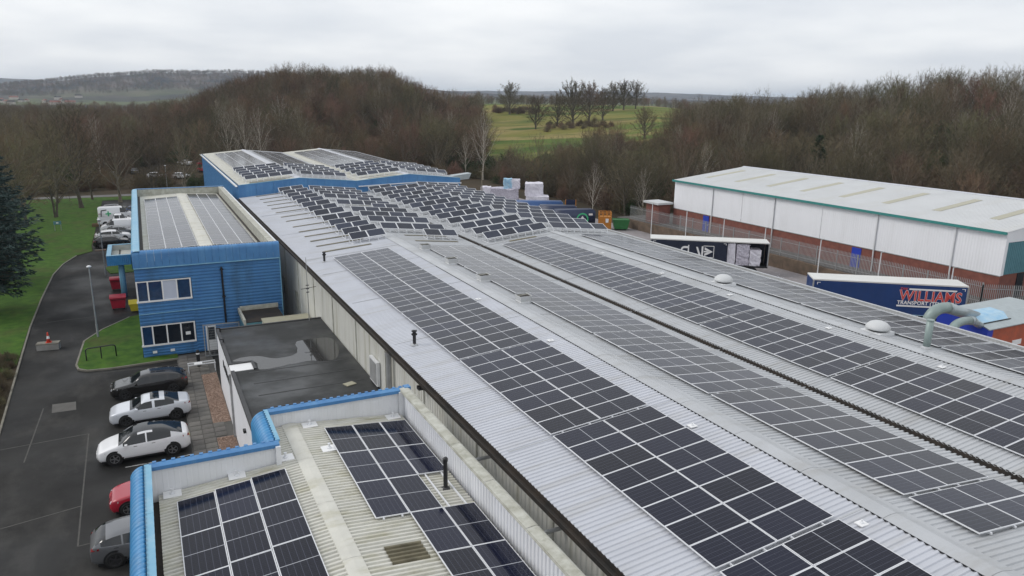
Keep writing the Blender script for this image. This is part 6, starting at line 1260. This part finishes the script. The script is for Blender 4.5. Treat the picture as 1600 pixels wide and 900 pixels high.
for c in inview[:230]:
    d, x, y, th = c; k = kind_of(th, d); where = next(n for n, f in KW if f(th)); used.add(c)
    s = float(rg.uniform(.58, 1.12)); s *= (.74 if 24 < th < 32.5 else 1) 
    kd = ('tall ' if s > .93 else 'short ' if s < .72 else 'mid-height ')+PROTO[k][0]
    plant(PROTO[k][1], 'wood_tree', '%s tree %s' % (kd, where), 'tree', x, y, s, group='%s trees %s' % (kd, where), sz=float(rg.uniform(.92, 1.12)))
rest = [c for c in cand if c not in used]
# remaining mass of the wood: one object each, instanced trees and scrub
pcol = bpy.data.collections.new('wood_prototypes')
def proto_obj(name, meshes):
    vs, fs2, ms, mats_ = [], [], [], []
    bm = bmesh.new()
    me = bpy.data.meshes.new(name)
    off_ = 0; V_, F_, MI = [], [], []
    for q in meshes:
        mi = len(mats_); mats_.append(q.materials[0]); V_ += [tuple(v.co) for v in q.vertices]; F_ += [tuple(i+off_ for i in p.vertices) for p in q.polygons]; MI += [mi]*len(q.polygons); off_ += len(q.vertices)
    bm.free(); me.from_pydata(V_, [], F_); [me.materials.append(m_) for m_ in mats_]; me.polygons.foreach_set('material_index', MI); me.update()
    return bpy.data.objects.new(name, me)
def instancer(name, label, cat, pts, protos, kinds):
    """pts: (x,y,z,scale,rot); one object whose geometry nodes place the prototypes"""
    me = bpy.data.meshes.new(name); me.from_pydata([p[:3] for p in pts], [], [])
    for nm, tp, vals in (('sc', 'FLOAT', [p[3] for p in pts]), ('rt', 'FLOAT', [p[4] for p in pts]), ('ki', 'INT', kinds)):
        at = me.attributes.new(nm, tp, 'POINT'); at.data.foreach_set('value', vals)
    o = link(name, me); tag(o, label, cat, kind='stuff')
    col_ = bpy.data.collections.new(name+'_parts')
    for k, p in enumerate(protos): p.name = '%s_%02d' % (name, k); col_.objects.link(p)
    g = bpy.data.node_groups.new(name, 'GeometryNodeTree'); g.interface.new_socket('Geometry', in_out='INPUT', socket_type='NodeSocketGeometry'); g.interface.new_socket('Geometry', in_out='OUTPUT', socket_type='NodeSocketGeometry')
    i_ = g.nodes.new('NodeGroupInput'); o_ = g.nodes.new('NodeGroupOutput'); ip = g.nodes.new('GeometryNodeInstanceOnPoints'); ci = g.nodes.new('GeometryNodeCollectionInfo'); ci.inputs['Collection'].default_value = col_; ci.inputs['Separate Children'].default_value = True; ci.inputs['Reset Children'].default_value = True
    def attr(nm, dt): n = g.nodes.new('GeometryNodeInputNamedAttribute'); n.data_type = dt; n.inputs['Name'].default_value = nm; return n.outputs[0]
    cx = g.nodes.new('ShaderNodeCombineXYZ'); g.links.new(attr('rt', 'FLOAT'), cx.inputs[2]); ip.inputs['Pick Instance'].default_value = True
    g.links.new(i_.outputs[0], ip.inputs['Points']); g.links.new(ci.outputs[0], ip.inputs['Instance']); g.links.new(attr('ki', 'INT'), ip.inputs['Instance Index']); g.links.new(cx.outputs[0], ip.inputs['Rotation']); g.links.new(attr('sc', 'FLOAT'), ip.inputs['Scale']); g.links.new(ip.outputs[0], o_.inputs[0])
    md = o.modifiers.new('scatter', 'NODES'); md.node_group = g
    return o
pts = [(x, y, float(terr(x, y))-.1, float(rg.uniform(.55, 1.18))*(.74 if 24 < th < 32.5 and d < 260 else .6 if 17 < th and d > 500 else .95 if d > 2000 else 1), float(rg.uniform(0, 6.28))) for d, x, y, th in rest]
instancer('wood', 'mass of bare winter woodland covering the hill and the ground behind', 'woodland', pts, [proto_obj('p', PROTO[k][1]) for k in range(7)], [kind_of(th, d) for d, x, y, th in rest])
scr = []
cand = []
scatter(-13, 24.5, 171, 300, 4.2, lambda x, y, th, d: site(x, y, 2) and not (-3 < x < 26 and 186 < y < 224))
scatter(22, 40, 120, 215, 3.0, lambda x, y, th, d: site(x, y, 1)); scatter(33, 70, 100, 200, 3.6, lambda x, y, th, d: site(x, y, 1))
scr = [(x, y, float(terr(x, y))-.1, float(rg.uniform(.6, 1.3)), float(rg.uniform(0, 6.28))) for d, x, y, th in cand]
kk_ = [int(rg.choice(4, p=[.36, .28, .18, .18])) for _ in scr]; scr = [(p[0], p[1], p[2], p[3]*(1.7 if k_ == 3 and rg.random() < .35 else 1), p[4]) for p, k_ in zip(scr, kk_)]
for k in range(110): y = rg.uniform(46, 66); x = -9.6-.02*(y-50)-abs(rg.normal(0, .8)); scr.append((float(x-.2), float(y), -.05, float(rg.uniform(.1, .26)), float(rg.uniform(0, 6)))); kk_.append(int(rg.choice([0, 1, 1, 0, 3])))
for k in range(200): x, y = polar(float(rg.uniform(925, 1100)), 262+float(rg.normal(0, 4))); scr.append((x, y, float(terr(x, y)), float(rg.uniform(.5, .75)), 1.0)); kk_.append(0)
for k in range(34): x, y = polar(float(rg.uniform(850, 950)), 342+float(rg.normal(0, 7))); scr.append((x, y, float(terr(x, y)), float(rg.uniform(.4, .9)), float(rg.uniform(0, 6)))); kk_.append(int(rg.choice(3)))
for k in range(40): x, y = polar(float(rg.uniform(765, 840)), 415+float(rg.normal(0, 7))); scr.append((x, y, float(terr(x, y)), float(rg.uniform(.5, 1.0)), float(rg.uniform(0, 6)))); kk_.append(int(rg.choice(3)))
so_ = [bpy.data.objects.new('p', m_) for m_ in SHR]
instancer('scrub', 'brown scrub and hedges under and between the trees', 'scrub', scr, so_, kk_)
# far town
for k in range(16):
    px = [10, 18, 22, 30, 36, 41, 52, 88, 95, 103, 108, 113, 119, 126, 140, 60][k]; d = 1500+60*((k*7) % 9); x, y = polar(px, d); z = float(terr(x, y)); w_ = 5+(k*3) % 4
    t = thing('distant_house', 'tiny pale house in the distant town at the far left', 'house', (x, y, z-1), (k*.7) % 3, 'distant houses in the town'); mb = MB(); mb.box(-w_, w_, -4, 4, 0, 5.5); mb.build('wall', 'render_wall', t); mb = MB(); mb.extr([(-4.6, 5.5), (0, 8.5), (4.6, 5.5)], 'x', -w_-.4, w_+.4, closed=True); mb.build('roof', 'roof_tile' if k % 2 else 'gutter_dark', t)
# distant air
mb = MB(); mb.box(-9500, 9500, -9500, 9500, -30, 135); hz = mb.build('haze', []); hz['kind'] = 'stuff'; hz['label'] = 'thin grey winter haze over the countryside'; hz['category'] = 'haze'
hm = bpy.data.materials.new('haze_air'); hm.use_nodes = True; t_ = hm.node_tree; t_.nodes.clear(); pvn = t_.nodes.new('ShaderNodeVolumePrincipled'); pvn.inputs['Color'].default_value = (.74, .84, .97, 1); pvn.inputs['Density'].default_value = 0.00012; pvn.inputs['Anisotropy'].default_value = 0.2
ou = t_.nodes.new('ShaderNodeOutputMaterial'); t_.links.new(pvn.outputs[0], ou.inputs['Volume']); hz.data.materials.append(hm)
